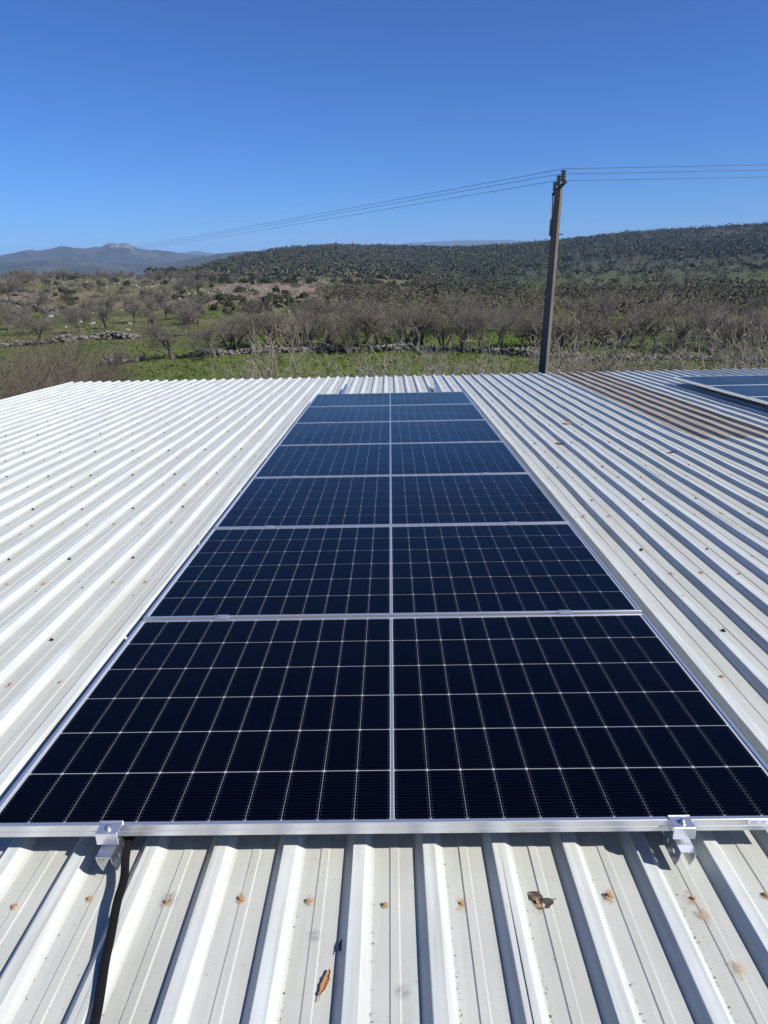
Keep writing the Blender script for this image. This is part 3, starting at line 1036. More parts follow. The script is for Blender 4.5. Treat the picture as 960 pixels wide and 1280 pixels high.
ctrl = [np.array([-.70, .55, -.095]), np.array([-.688, .25, -.085])]
for (px, py, z) in ((162.3, 1050, -.072), (155, 1098, -.080), (146.5, 1128, -.086), (137.5, 1174, -.0935), (131, 1204, -.097), (118.5, 1278, -.099)):
    ctrl.append(on_plane(px, py, z))
last = ctrl[-1]; ctrl += [last + np.array([.02, -.14, -.001]), last + np.array([.03, -.5, -.0])]
ctrl = np.array(ctrl)
def catmull(P, n):
    out = []
    Q = np.vstack([2 * P[0] - P[1], P, 2 * P[-1] - P[-2]])
    for i in range(1, len(Q) - 2):
        for t in np.linspace(0, 1, n, endpoint=False):
            a, b_, c, d = Q[i - 1], Q[i], Q[i + 1], Q[i + 2]
            out.append(.5 * (2 * b_ + (c - a) * t + (2 * a - 5 * b_ + 4 * c - d) * t * t + (3 * b_ - 3 * c + d - a) * t ** 3))
    out.append(P[-1]); return np.array(out)


pth = catmull(ctrl, 40)
seg = np.r_[0, np.cumsum(np.linalg.norm(np.diff(pth, axis=0), axis=1))]
ss = np.arange(0, seg[-1], .0013)
pts = np.stack([np.interp(ss, seg, pth[:, i]) for i in range(3)], -1)
cb = MB(); cb.tube([rw(*p) for p in pts], [.0090 + .0014 * (1 if (i % 4) < 2 else -1) for i in range(len(pts))], 12)
tag(cb.build('conduit', M['conduit']), 'black corrugated cable conduit running from under the front panel over the ribs', 'conduit')

# ------------------------------------------------------------------ litter on the roof
def leaf(px, py, size, mat, label, seed, lean=.4, z=PAN + .005, name='dry_leaf', ratio=.45):
    rn = random.Random(seed)
    n, m = 9, 5
    V = []
    for i in range(n):
        t = i / (n - 1)
        w = ratio * math.sin(math.pi * min(1, t * .92 + .06)) ** .8
        for j in range(m):
            s = j / (m - 1) * 2 - 1
            V.append((s * w * .5 * size + rn.uniform(-.04, .04) * size, (t - .5) * size, .05 * size * (s * s) + .03 * size * math.sin(t * 4 + seed) + rn.uniform(0, .05) * size))
    zmin = min(v[2] for v in V); V = [(a, b, c - zmin) for a, b, c in V]
    Fc = [(i * m + j, i * m + j + 1, (i + 1) * m + j + 1, (i + 1) * m + j) for i in range(n - 1) for j in range(m - 1)]
    me = mesh_from('blade', V, Fc, mat, True)
    p = on_plane(px, py, z)
    t = empty(name)
    t.matrix_world = ROOF_M @ Matrix.Translation((p[0], p[1], z)) @ Matrix.Rotation(lean, 4, 'Z')
    o = link('blade', me, t)
    so = o.modifiers.new('thick', 'SOLIDIFY'); so.thickness = .0006
    s = MB(); s.tube([(0, -.5 * size, .004), (.03 * size, -.62 * size, .003), (.02 * size, -.75 * size, .002)], [.0012, .001, .0008], 5)
    s.build('stalk', mat, t)
    tag(t, label, 'leaf')
    return t


leaf(669, 1122, .040, M['grey_leaf'], 'crumpled dark dry leaf with torn edge, right of the centre front ribs', 1, .9, ratio=.8)
leaf(681, 1131, .046, M['grey_leaf'], 'grey curled dry leaf lying against the crumpled dark one', 7, 2.0, ratio=.6)
leaf(406, 1229, .056, M['dry_leaf'], 'slim orange brown dry leaf near the bottom left of centre', 3, -.3, ratio=.28)
leaf(429, 1181, .034, M['black_leaf'], 'small black leaf caught on the side of a front rib', 4, -.5, z=PAN + .010, ratio=.55)
leaf(700, 555, .09, M['grey_leaf'], 'brown withered leaf on the roof right of the fourth panel', 9, 1.2, ratio=.7)
leaf(707, 529.5, .12, M['wood_bit'], 'flat pale orange leaf lying farther up the roof', 12, 1.4, ratio=.7)
leaf(839, 566, .085, M['black_leaf'], 'dark clot of wet leaves below the brown sheet', 14, 1.9, ratio=.4)
leaf(108 + 0, 735, .05, M['grey_leaf'], 'grey brown leaf scrap on the left side of the roof', 15, 1.7, ratio=.5)

# dirt washed along the ribs
rn = np.random.default_rng(3)
db = MB()
def speck(x, y, z, s):
    n = rn.integers(4, 7); a0 = rn.uniform(0, 6)
    P = [(x + s * rn.uniform(.5, 1.1) * math.cos(a0 + 2 * math.pi * i / n), y + s * rn.uniform(.6, 1.6) * math.sin(a0 + 2 * math.pi * i / n), z + rn.uniform(.0003, .0012)) for i in range(n)]
    c = len(db.V); db.V += [tuple(rw(*p)) for p in P] + [tuple(rw(x, y, z + s * .35 + .001))]
    db.F += [(c + i, c + (i + 1) % n, c + n) for i in range(n)]
for kx in range(-7, 7):
    foot = X_RF + kx * PITCH
    lot = {-3: 60, -2: 110, -1: 150, 0: 110, 1: 50, 2: 170, 3: 30, -4: 20}.get(kx, 18)
    for _ in range(lot):
        y = -.62 + abs(rn.normal(0, .28)); 
        if y > .02: continue
        speck(foot + abs(rn.normal(0, .0035)) + .001, y, PAN + .006, min(.003, .0006 * rn.lognormal(.35, .5)))
    for _ in range(26):
        speck(foot + rn.uniform(.002, .10), rn.uniform(-.7, .03), PAN + .006, rn.uniform(.0004, .0013))
for _ in range(1500):
    x = rn.uniform(-4.5, 5); y = rn.uniform(.0, 9.5)
    if hid(x, y): continue
    k = math.floor((x - X_LF) / PITCH); off = x - X_LF - k * PITCH
    zz = PAN + RIB + .006 if .023 < off < .056 else (PAN + .006 if off > .082 else None)
    if zz is None: continue
    speck(x, y, zz, rn.choice([.0025, .004, .004, .006]) * rn.uniform(.6, 1.3))
tag(db.build('dirt', M['dirt']), 'dark specks of dirt scattered over the white roof', kind='stuff')

# ------------------------------------------------------------------ utility pole and wires
PD = 15.2
pb0 = atD(679, 465, PD); pt0 = atD(698.6, 236, PD)
pole_base = np.array([pb0[0], pb0[1], pb0[2]])
dirp = (pt0 - pb0) / np.linalg.norm(pt0 - pb0)
gz = Hs(pb0[0], pb0[1])
root = pb0 - dirp * ((pb0[2] - gz + .3) / dirp[2])
pole = empty('utility_pole', root)
tag(pole, 'tall tapered concrete power pole with three glass insulators beyond the eave', 'utility pole')
Lp = float(np.linalg.norm(pt0 - root))
Zd = Vector(dirp); qp = Vector((0, 0, 1)).rotation_difference(Zd)
pole.rotation_mode = 'QUATERNION'; pole.rotation_quaternion = qp @ Matrix.Rotation(R(55), 4, 'Z').to_quaternion()
s = MB()
def shaft_ring(w, d, z):
    c = .10
    return [(-w * (1 - c), -d, z), (w * (1 - c), -d, z), (w, -d * (1 - c), z), (w, d * (1 - c), z), (w * (1 - c), d, z), (-w * (1 - c), d, z), (-w, d * (1 - c), z), (-w, -d * (1 - c), z)]
rings = []
for i in range(9):
    t = i / 8; w = .108 * (1 - t) + .062 * t
    rings.append(shaft_ring(w, w, Lp * t))
vs = [v for r in rings for v in r]; fs = [(i * 8 + j, i * 8 + (j + 1) % 8, (i + 1) * 8 + (j + 1) % 8, (i + 1) * 8 + j) for i in range(8) for j in range(8)] + [tuple(range(64, 72))]
s.add(vs, fs); s.build('shaft', M['concrete'], pole)
arm_az = R(8)                                # the arm points almost along the line of sight
av = np.array([math.sin(arm_az), math.cos(arm_az), 0.0])
invq = (qp @ Matrix.Rotation(R(55), 4, 'Z').to_quaternion()).inverted()
def plocal(p): return np.array(invq @ Vector(tuple(np.asarray(p) - root)))
top = pt0
a0, a1 = top - av * .85 + np.array([.03, 0, .04]), top + av * 1.0 + np.array([-.02, 0, -.02])
bb = MB(); bb.tube([plocal(a0), plocal(a1)], .045, 4); bb.build('crossarm', M['dark_steel'], pole)
lf = np.array([-.085, 0, 0])
bb = MB(); bb.tube([plocal(a1 - av * .12 + lf * .2), plocal(top - dirp * .60 + lf)], .014, 4); bb.build('brace', M['dark_steel'], pole)
bb = MB(); bb.tube([plocal(top - dirp * .88 + lf), plocal(top - dirp * .56 + lf)], .042, 4); bb.build('bracket', M['dark_steel'], pole)
bb = MB(); bb.tube([plocal(top - dirp * .85), plocal(top - dirp * .85 + np.array([.16, -.02, 0]))], .012, 5); bb.build('step_bolt', M['dark_steel'], pole)
ins_tops = []
for a in (-.75, .12, .9):
    base = top + av * a + np.array([.0, 0, .03 if a < .5 else -.02])
    bb = MB(); zz, rr = [], []
    for kk in range(4):
        h0 = .05 + kk * .048
        zz += [h0, h0 + .010, h0 + .022, h0 + .038]; rr += [.028, .062, .05, .028]
    up = np.array([.0, 0, 1.0])
    bb.tube([plocal(base + up * z) for z in zz], rr, 10)
    io = bb.build('insulator', M['insulator'], pole)
    pn = MB(); pn.tube([plocal(base - up * .03), plocal(base + up * .07)], .018, 6); pn.build('pin', M['dark_steel'], io)
    ins_tops.append(base + up * .25)
far_dir = np.array([math.sin(R(-33)), math.cos(R(-33))])
WL = [(6, 1.0), (15, 1.0)]
names = ['nearest', 'middle', 'farthest']
labs = ['top overhead wire of the three strung on the power pole', 'middle overhead wire of the three strung on the power pole', 'lowest overhead wire of the three strung on the power pole']
for i, p in enumerate(ins_tops):
    pts = []
    hcam = CAM[2]
    off = (i - 1)
    # away to the far left: heights read along the line, over the next pole far below
    tt = np.linspace(0, 330, 60)
    for t in tt[::-1]:
        h = p[2] - (t / 150.0) * 1.75 - .45 * (t / 60.0 if t < 60 else 1) * (1 if t < 60 else 1) * (1 - min(t, 150) / 150) - max(0, t - 150) * .012
        pts.append(np.array([p[0] + far_dir[0] * t + off * .0035 * t * .6, p[1] + far_dir[1] * t + off * .002 * t, h]))
    rd = np.array([math.sin(R(99 - off * .0)), math.cos(R(99)), 0])
    for t in np.linspace(.5, 60, 30):
        pts.append(p + rd * t + np.array([0, 0, -.0012 * t * (60 - t) * .35 + .004 * t]))
    wb = MB(); wb.tube(pts, .0043, 5)
    tag(wb.build('overhead_wire', M['wire']), labs[i], 'wire', 'overhead wires')

# two lattice pylons on the far ridge
def pylon(px, ytop, ybase, D, label):
    pt_ = atD(px, ytop, D); pb_ = atD(px, ybase, D)
    h = pt_[2] - pb_[2] + 4
    t = empty('pylon', (pb_[0], pb_[1], pb_[2] - 4), .5); tag(t, label, 'pylon', 'pylons on the ridge')
    r = D * .00028
    b_ = MB()
    for sx in (-1, 1):
        for sy in (-1, 1):
            b_.tube([(sx * h * .13, sy * h * .13, 0), (sx * h * .03, sy * h * .03, h * .7), (sx * h * .02, sy * h * .02, h)], r, 4)
    for k in range(6):
        z0, z1 = h * k / 7, h * (k + 1) / 7; w0 = h * (.13 - .1 * min(1, k / 5)); w1 = h * (.13 - .1 * min(1, (k + 1) / 5))
        for sy in (-1, 1):
            b_.tube([(-w0, sy * w0, z0), (w1, sy * w1, z1)], r * .6, 3); b_.tube([(w0, sy * w0, z0), (-w1, sy * w1, z1)], r * .6, 3)
    b_.build('tower', M['tower'], t)
    for k in range(3):
        a = MB(); z = h * (.70 + .12 * k); a.tube([(-h * (.17 - .03 * k), 0, z), (h * (.17 - .03 * k), 0, z)], r, 4); a.build('crossarm', M['tower'], t)
pylon(441.5, 300, 309, 1500, 'tiny lattice pylon on the skyline left of the centre')
pylon(571, 299.5, 310, 1500, 'tiny lattice pylon on the skyline between the hill and the power pole')

# ------------------------------------------------------------------ trees
def grow(seed, height, spread, levels, kids, trunk_r, up=.25, trunk_frac=.28, jit=.25, twig_r=.006, stems=1, len_ratio=.62, flat=1.0):
    """returns two lists of (polyline, radii, sides): wood and twigs"""
    rn = random.Random(seed)
    wood, twigs = [], []
    def rnd_perp(d):
        v = Vector((rn.gauss(0, 1), rn.gauss(0, 1), rn.gauss(0, 1))); v -= d * v.dot(d)
        return v.normalized()
    def branch(p, d, length, r, lev):
        n = 5 if lev <= 1 else (4 if lev == 2 else 3)
        pts = [p.copy()]; rads = [r]
        q = p.copy(); dd = d.copy()
        rend = max(twig_r * .6, r * (.45 if lev < levels else .35))
        for i in range(n):
            dd = (dd + rnd_perp(dd) * rn.uniform(0, jit) + Vector((0, 0, up * .35))).normalized()
            q = q + dd * (length / n)
            pts.append(q.copy()); rads.append(r + (rend - r) * (i + 1) / n)
        (wood if lev <= 1 else twigs).append((pts, rads, 7 if lev == 0 else (5 if lev == 1 else 3)))
        if lev >= levels: return
        nk = kids[lev]
        for k in range(nk):
            t = (.45 if lev == 0 and stems == 1 else .22) + (1 - (.45 if lev == 0 and stems == 1 else .22)) * (k + rn.random()) / nk
            f = t * n; i = min(n - 1, int(f)); a = f - i
            sp = pts[i].lerp(pts[i + 1], a)
            bd = (pts[i + 1] - pts[i]).normalized()
            ang = R(rn.uniform(28, 68)) * spread
            nd = (bd * math.cos(ang) + rnd_perp(bd) * math.sin(ang)).normalized()
            nd = Vector((nd.x, nd.y, nd.z * flat + .04)).normalized()
            rr = max(twig_r, (rads[i] * (1 - a) + rads[i + 1] * a) * rn.uniform(.48, .70))
            branch(sp, nd, length * rn.uniform(len_ratio * .75, len_ratio * 1.25) * (1.15 if lev == 0 and stems == 1 else 1), rr, lev + 1)
    if stems == 1:
        branch(Vector((0, 0, -.1)), Vector((rn.uniform(-.15, .15), rn.uniform(-.15, .15), 1)).normalized(), height * trunk_frac * 1.6, trunk_r, 0)
    else:
        for s_ in range(stems):
            a = 2 * math.pi * s_ / stems + rn.uniform(-.4, .4)
            tl = rn.uniform(.15, .75) * spread
            branch(Vector((.12 * math.cos(a), .12 * math.sin(a), -.1)), Vector((math.cos(a) * tl, math.sin(a) * tl, 1)).normalized(), height * rn.uniform(.55, .8), trunk_r * rn.uniform(.6, 1), 1 if levels > 2 else 0)
    return wood, twigs


def tubes_np(branches):
    V = []; Fq = []; base = 0
    for pts, rads, k in branches:
        n = len(pts)
        P = np.array([tuple(p) for p in pts]); T = np.gradient(P, axis=0); T /= np.linalg.norm(T, axis=1)[:, None] + 1e-9
        a = np.array([0, 0, 1.0]) if abs(T[0, 2]) < .8 else np.array([1.0, 0, 0])
        U = np.cross(T, a); U /= np.linalg.norm(U, axis=1)[:, None] + 1e-9
        B = np.cross(T, U)
        ang = 2 * math.pi * np.arange(k) / k
        ring = P[:, None, :] + np.array(rads)[:, None, None] * (U[:, None, :] * np.cos(ang)[None, :, None] + B[:, None, :] * np.sin(ang)[None, :, None])
        V.append(ring.reshape(-1, 3))
        i = np.arange(n - 1)[:, None]; j = np.arange(k)[None, :]
        Fq.append((np.stack([i * k + j, i * k + (j + 1) % k, (i + 1) * k + (j + 1) % k, (i + 1) * k + j], -1) + base).reshape(-1, 4))
        base += n * k
    return np.concatenate(V), np.concatenate(Fq)


def tree_proto(seed, mat_w, mat_t, **kw):
    w, t = grow(seed, **kw)
    Vt, Ft = tubes_np(t)
    h = np.percentile(Vt[:, 2], 99.5)
    Vw, Fw = tubes_np(w)
    s = 1.0 / h                                # unit height
    r = np.percentile(np.hypot(Vt[:, 0], Vt[:, 1]), 97) / h
    return (mesh_from('trunk', Vw * s, Fw, mat_w, True), mesh_from('crown', Vt * s, Ft, mat_t), r)


BARE = [tree_proto(s, M['bark'], M['twig'], height=5, spread=1.0, levels=4, kids=[7, 6, 6, 5], trunk_r=.165, up=.17, twig_r=.0080, jit=.36, len_ratio=.60) for s in (1, 2, 3, 4)]
RED = [tree_proto(s, M['bark'], M['twig_red'], height=4, spread=.85, levels=4, kids=[6, 6, 6, 6], trunk_r=.14, up=.28, twig_r=.0075, jit=.30, stems=5, len_ratio=.55) for s in (11, 12, 13)]
FIG = [tree_proto(s, M['bark_pale'], M['twig_pale'], height=4, spread=1.05, levels=4, kids=[6, 6, 5, 5], trunk_r=.11, up=.16, twig_r=.0095, jit=.55, stems=8, len_ratio=.52) for s in (21, 22, 23)]
NRED = [tree_proto(s, M['bark_pale'], M['twig_thicket'], height=4, spread=.95, levels=4, kids=[7, 8, 8, 6], trunk_r=.10, up=.26, twig_r=.0050, jit=.34, stems=8, len_ratio=.50) for s in (51, 52, 53)]
VEE = [tree_proto(s, M['bark'], M['twig'], height=5, spread=.62, levels=4, kids=[6, 5, 5, 4], trunk_r=.14, up=.40, twig_r=.0075, jit=.22, len_ratio=.66) for s in (31, 32)]
SMALL = [tree_proto(s, M['bark'], M['twig'], height=5, spread=1.0, levels=3, kids=[8, 8, 9], trunk_r=.20, up=.14, twig_r=.018, jit=.35, len_ratio=.62) for s in (41, 42, 43)]

trng = random.Random(77)


def put(kind, proto, p, h, label, group=None, cat='tree', width=None, rz=None):
    t = empty(kind, (p[0], p[1], p[2] - .05), trng.uniform(0, 6.28) if rz is None else rz)
    trunk, crown, r = proto
    sx = h if width is None else (width / 2) / r
    t.scale = (sx, sx, h)
    tag(t, label, cat, group)
    link('trunk', trunk, t); link('crown', crown, t)
    return t


def h_from(p, px, ytop):
    D = math.hypot(p[0] - CAM[0], p[1] - CAM[1])
    return max(.6, atD(px, ytop, D)[2] - p[2])


def w_from(p, wpx):
    D = math.hypot(p[0] - CAM[0], p[1] - CAM[1]); return wpx * D / F_PX * .99


# --- trees one can single out: (kind, proto, px, base row or distance, top row, width px, label)
SOLO = [
    ('bare_tree', BARE[0], 475, 437, 367, 92, 'big dark bare tree standing above the centre of the panel row'),
    ('bare_tree', BARE[1], 217, 449, 398, 84, 'round bare tree at the stone wall, left of centre'),
    ('bare_tree', BARE[2], 268, 447, 404, 74, 'bare tree just right of the round one at the wall'),
    ('bare_tree', BARE[3], 48, 432, 392, 66, 'dark spreading bare tree in the left pasture before the low wall'),
    ('bare_tree', VEE[0], 150, 456, 426, 34, 'small thin bare tree in the grass left of the green field'),
    ('bare_tree', BARE[0], 95, 404, 381, 28, 'small round bare tree in the middle of the left pasture'),
    ('bare_tree', SMALL[1], 119, 394, 372, 26, 'pale bare tree with flat crown in the left pasture'),
    ('bare_tree', VEE[1], 888, 446, 370, 78, 'slender forked bare tree standing out at the right'),
    ('bare_tree', VEE[0], 622, 441, 370, 64, 'upright fanned bare tree left of the power pole'),
    ('bare_tree', VEE[1], 578, 440, 366, 80, 'tall fan shaped bare tree in the hedge right of centre'),
    ('bare_shrub', RED[0], 838, 446, 410, 36, 'dark dense bush in the green field at the right'),
    ('bare_tree', BARE[1], 26, 365, 335, 46, 'tall bare tree near the crest at the far left'),
    ('bare_tree', BARE[2], 14, 378, 347, 40, 'bare tree at the left edge below the crest'),
    ('bare_tree', SMALL[0], 347, 362.5, 354, 9, 'lone tiny bare tree on the bare brown field'),
    ('bare_tree', BARE[3], 186, 402, 385, 20, 'small thin bare tree standing in pale grass left of centre'),
]
for kind, pr, px, yb, yt, wp, lab in SOLO:
    p = hit(px, yb); put(kind, pr, p, h_from(p, px, yt), lab, None, 'shrub' if 'shrub' in kind else 'tree', w_from(p, wp))
# near pale twigs rising behind the eave; base hidden by the roof
NEARF = [
    (352, 19.5, 394, 104, 'pale fig tree with upright twigs rising behind the eave left of the panels'),
    (312, 22, 424, 60, 'low pale fig bush left of the upright fig twigs'),
    (440, 18.5, 420, 96, 'low pale fig twigs poking over the eave above the panels'),
    (540, 18.5, 416, 104, 'pale twiggy fig tree over the eave right of the panel centre line'),
    (597, 20, 418, 96, 'pale fig tree just left of the power pole foot'),
    (655, 21, 416, 64, 'thin pale fig bush touching the power pole'),
    (718, 20, 402, 92, 'grey fig tree right of the power pole'),
    (765, 18.6, 408, 104, 'pale branching fig tree over the brown sheets'),
    (812, 21, 410, 84, 'pale fig bush right of the brown sheets'),
    (912, 19.5, 400, 110, 'tangled pale fig tree above the second array'),
    (965, 18, 398, 96, 'pale fig tree cut off by the right edge'),
    (742, 27, 408, 96, 'spreading fig tree behind the brown sheets, farther back'),
    (850, 24, 424, 90, 'low fig bush left of the slender forked tree'),
    (938, 24, 402, 120, 'wide tangled fig tree behind the second array'),
    (505, 23, 430, 90, 'low fig bush straight above the panel row'),
]
for i, (px, D, yt, wp, lab) in enumerate(NEARF):
    p = gat(px, D); put('fig_tree', FIG[i % 3], p, h_from(p, px, yt), lab, 'fig trees behind the eave', 'tree', min(4.6, max(2.6, w_from(p, wp * 1.75))))
BRUSH = [(8, 16.5, 438, 190), (58, 18, 436, 150), (104, 21, 438, 110), (22, 24, 424, 150), (80, 25, 422, 140), (-30, 19, 432, 170), (134, 25, 440, 70), (36, 20, 434, 130)]
BL = ['brown tangled bush beside the left roof edge', 'reddish twiggy bush over the left corner of the roof', 'low twiggy bush at the left end of the eave', 'grey bush behind the tangle at the left roof edge',
      'tall brown bush behind the left roof corner', 'twiggy bush cut off by the left edge beside the roof', 'small reddish bush at the left end of the green field', 'dense twiggy bush in the left corner thicket']
for i, (px, D, yt, wp) in enumerate(BRUSH):
    p = gat(px, D); put('bare_shrub', NRED[i % 3], p, h_from(p, px, yt), BL[i], 'thicket at the left roof edge', 'shrub', w_from(p, wp))
# the hedge of bare trees behind the green field
hrn = random.Random(5)
xx = 292
i = 0
while xx < 985:
    if not (455 < xx < 492):
        yb = 438 + hrn.uniform(-7, 4); yt = 377 + hrn.uniform(-7, 10) + (8 if xx < 380 else 0)
        p = hit(xx, yb, 30)
        pr = hrn.choice([BARE[0], BARE[2], RED[0], RED[1], RED[2], VEE[0], VEE[1], RED[1], RED[0]])
        yt += hrn.choice([0, 0, 8, 18, -4])
        put('bare_tree', pr, p, h_from(p, xx, yt), 'grey brown bare tree in the hedge behind the green field', 'bare trees in the hedge', 'tree', w_from(p, hrn.uniform(52, 86)))
    xx += hrn.uniform(13, 27); i += 1
# a second, farther belt
for i in range(46):
    px = hrn.uniform(300, 985); yb = hrn.uniform(392, 422); yt = yb - hrn.uniform(24, 36)
    if px < 420 and yb < 400: continue
    p = hit(px, yb, 30)
    put('bare_tree', hrn.choice(BARE + RED[:2] + SMALL), p, h_from(p, px, yt), 'bare tree in the brown belt beyond the hedge', 'bare trees beyond the hedge', 'tree', w_from(p, hrn.uniform(30, 50)))
# pasture on the left
taken = []
for i in range(64):
    for _ in range(20):
        px = hrn.uniform(-15, 300); yb = 342 + 82 * hrn.random() ** 1.5
        if all(abs(px - a) > 9 or abs(yb - b2) > 5 for a, b2 in taken): break
    if px > 250 and yb < 395: continue
    taken.append((px, yb))
    p = hit(px, yb, 25)
    D = math.hypot(p[0], p[1])
    h = hrn.uniform(1.8, 3.2)
    put('bare_tree', hrn.choice(SMALL + BARE[:2]), p, h, 'small bare tree scattered over the left pasture', 'bare trees over the left pasture', 'tree', h * hrn.uniform(1.0, 1.5))
for i in range(46):
    px = -20 + 290 * (i + hrn.random()) / 46; p = hit(px, 348 + hrn.uniform(-.5, 4), 120, 420)
    h = hrn.uniform(1.9, 3.6)
    put('bare_tree', hrn.choice(SMALL), p, h, 'bare tree in the line along the left crest', 'bare trees along the left crest', 'tree', h * hrn.uniform(1.0, 1.5))


# --- evergreen bushes
def bush_mesh(name, seed, n, mat, cone=False, leaf=.13):
    r = np.random.default_rng(seed)
    lobes = r.normal(0, .32, (9, 3)); lobes[:, 2] = np.abs(lobes[:, 2]) * .9 + .15
    k = r.integers(0, 9, n)
    d = r.normal(0, 1, (n, 3)); d /= np.linalg.norm(d, axis=1)[:, None]
    rad = .34 * r.uniform(.55, 1.05, n) ** .5
    c = lobes[k] * .8 + d * rad[:, None]
    if cone:
        c[:, 2] = r.uniform(.05, 1, n); w = (1 - c[:, 2]) * .36 + .05
        a = r.uniform(0, 6.28, n); q = np.sqrt(r.uniform(.2, 1, n)) * w * r.uniform(.8, 1.2, n); c[:, 0] = q * np.cos(a); c[:, 1] = q * np.sin(a)
    else:
        c[:, 2] -= c[:, 2].min(); c[:, 2] /= c[:, 2].max()
    u = r.normal(0, 1, (n, 3)); u /= np.linalg.norm(u, axis=1)[:, None]
    v = np.cross(u, r.normal(0, 1, (n, 3))); v /= np.linalg.norm(v, axis=1)[:, None]
    s = leaf * r.uniform(.6, 1.3, n)[:, None]
    V = np.stack([c - u * s, c + v * s * .6, c + u * s, c - v * s * .6], 1).reshape(-1, 3)
    return mesh_from(name, V, np.arange(4 * n).reshape(-1, 4), mat)


BUSH = [bush_mesh('crown', s, 420, M['leaf_dark'] if s % 2 else M['leaf_olive']) for s in (1, 2, 3, 4)]
CONE = [bush_mesh('crown', s, 420, M['leaf_dark'], True, .09) for s in (7, 8)]
ST = MB(); ST.tube([(0, 0, -.1), (.02, .01, .3), (-.02, 0, .6)], [.05, .04, .015], 6); STEM = ST.mesh('trunk', M['bark'])


def bush(px, yb, hpx, wpx, label, group, proto=None, name='evergreen_bush', cat='bush'):
    p = hit(px, yb, 25); D = math.hypot(p[0] - CAM[0], p[1] - CAM[1])
    h = hpx * D * .00113; w = wpx * D * .00113
    t = empty(name, (p[0], p[1], p[2] - .05), hrn.uniform(0, 6)); t.scale = (w * .85, w * .85, h); tag(t, label, cat, group)
    link('trunk', STEM, t); link('crown', proto or hrn.choice(BUSH), t)


for (px, yb, hp, wp, lab) in [(88, 382, 9, 10, 'round dark evergreen bush alone in the left pasture'), (138, 391, 11, 8, 'dark upright bush by the pale bare tree in the left pasture'),
                              (230, 386, 9, 11, 'dark round bush at the left of the bush line'), (322, 392, 12, 14, 'largest dark bush below the brown field'),
                              (334, 389, 8, 10, 'dark bush right beside the largest one below the brown field'), (375, 387, 8, 12, 'dark bush under the right end of the brown field'),
                              (410, 380, 6, 10, 'dark bush right of the brown field near the hedge')]:
    bush(px, yb, hp, wp, lab, None)
for (px, yb, hp, wp, lab) in [(545, 378, 22, 16, 'dark conifer at the foot of the hill right of centre'), (369, 357, 14, 12, 'dark conifer behind the right end of the brown field'),
                              (316, 356, 14, 10, 'dark conifer behind the left end of the brown field'), (248, 350, 14, 14, 'dark conifer at the foot of the central hill, left')]:
    bush(px, yb, hp, wp, lab, None, hrn.choice(CONE), 'conifer', 'tree')
for i in range(85):
    px = hrn.gauss(335, 62); yb = hrn.gauss(381, 7)
    if not (180 < px < 480 and 364 < yb < 398): continue
    s_ = hrn.uniform(4, 8.5)
    bush(px, yb, s_, s_ * hrn.uniform(1.0, 1.5), 'small dark evergreen bush in the scatter below the brown field', 'evergreen bushes below the brown field')
for i in range(75):
    px = hrn.uniform(-10, 300); yb = 345 + 48 * hrn.random()
    s_ = hrn.uniform(3, 6.5)
    bush(px, yb, s_, s_ * hrn.uniform(1.0, 1.6), 'small dark evergreen bush dotted over the left pasture', 'evergreen bushes over the left pasture')
for i in range(70):
    px = hrn.uniform(235, 600); yb = 351.5 + hrn.uniform(-1.5, 3.5) + max(0, px - 400) * .06
    s_ = hrn.uniform(4, 8)
    bush(px, yb, s_, s_ * hrn.uniform(1.0, 1.8), 'dark evergreen bush in the line at the foot of the central hill', 'evergreen bushes at the foot of the hill')


# --- woods on the hills
def wood(name, label, P, hs, ws, nleaf, mat, seed, leafk=.34):
    r = np.random.default_rng(seed)
    n = len(P)
    c = r.normal(0, 1, (n, nleaf, 3)); c /= np.linalg.norm(c, axis=2)[..., None]
    c *= (r.uniform(.25, 1, (n, nleaf)) ** .4)[..., None]
    lop = r.normal(0, .25, (n, 1, 3)); c = c + lop * r.uniform(0, 1, (n, nleaf, 1))
    u = r.normal(0, 1, (n, nleaf, 3)); u /= np.linalg.norm(u, axis=2)[..., None]
    v = np.cross(u, r.normal(0, 1, (n, nleaf, 3))); v /= np.linalg.norm(v, axis=2)[..., None]
    sc = np.stack([ws / 2, ws / 2, hs / 2], -1)[:, None, :]
    ctr = P[:, None, :] + c * sc; ctr[..., 2] += (hs * .52)[:, None]
    s = (ws[:, None] * leafk * r.uniform(.5, 1.2, (n, nleaf)))[..., None]
    V = np.stack([ctr - u * s, ctr + v * s * .7, ctr + u * s, ctr - v * s * .7], 2).reshape(-1, 3)
    o = link(name, mesh_from(name, V, np.arange(len(V)).reshape(-1, 4), mat))
    tag(o, label, kind='stuff')


def scatter(n, th0, th1, d0, d1, seed, keep):
    r = np.random.default_rng(seed)
    th = np.radians(r.uniform(th0, th1, n)); D = np.sqrt(r.uniform(d0 ** 2, d1 ** 2, n))
    x = CAM[0] + np.sin(th) * D; y = CAM[1] + np.cos(th) * D
    k = keep(np.degrees(th), D, x, y, r.random(n))
    x, y = x[k], y[k]
    return np.stack([x, y, H(x, y)], -1), D[k], r


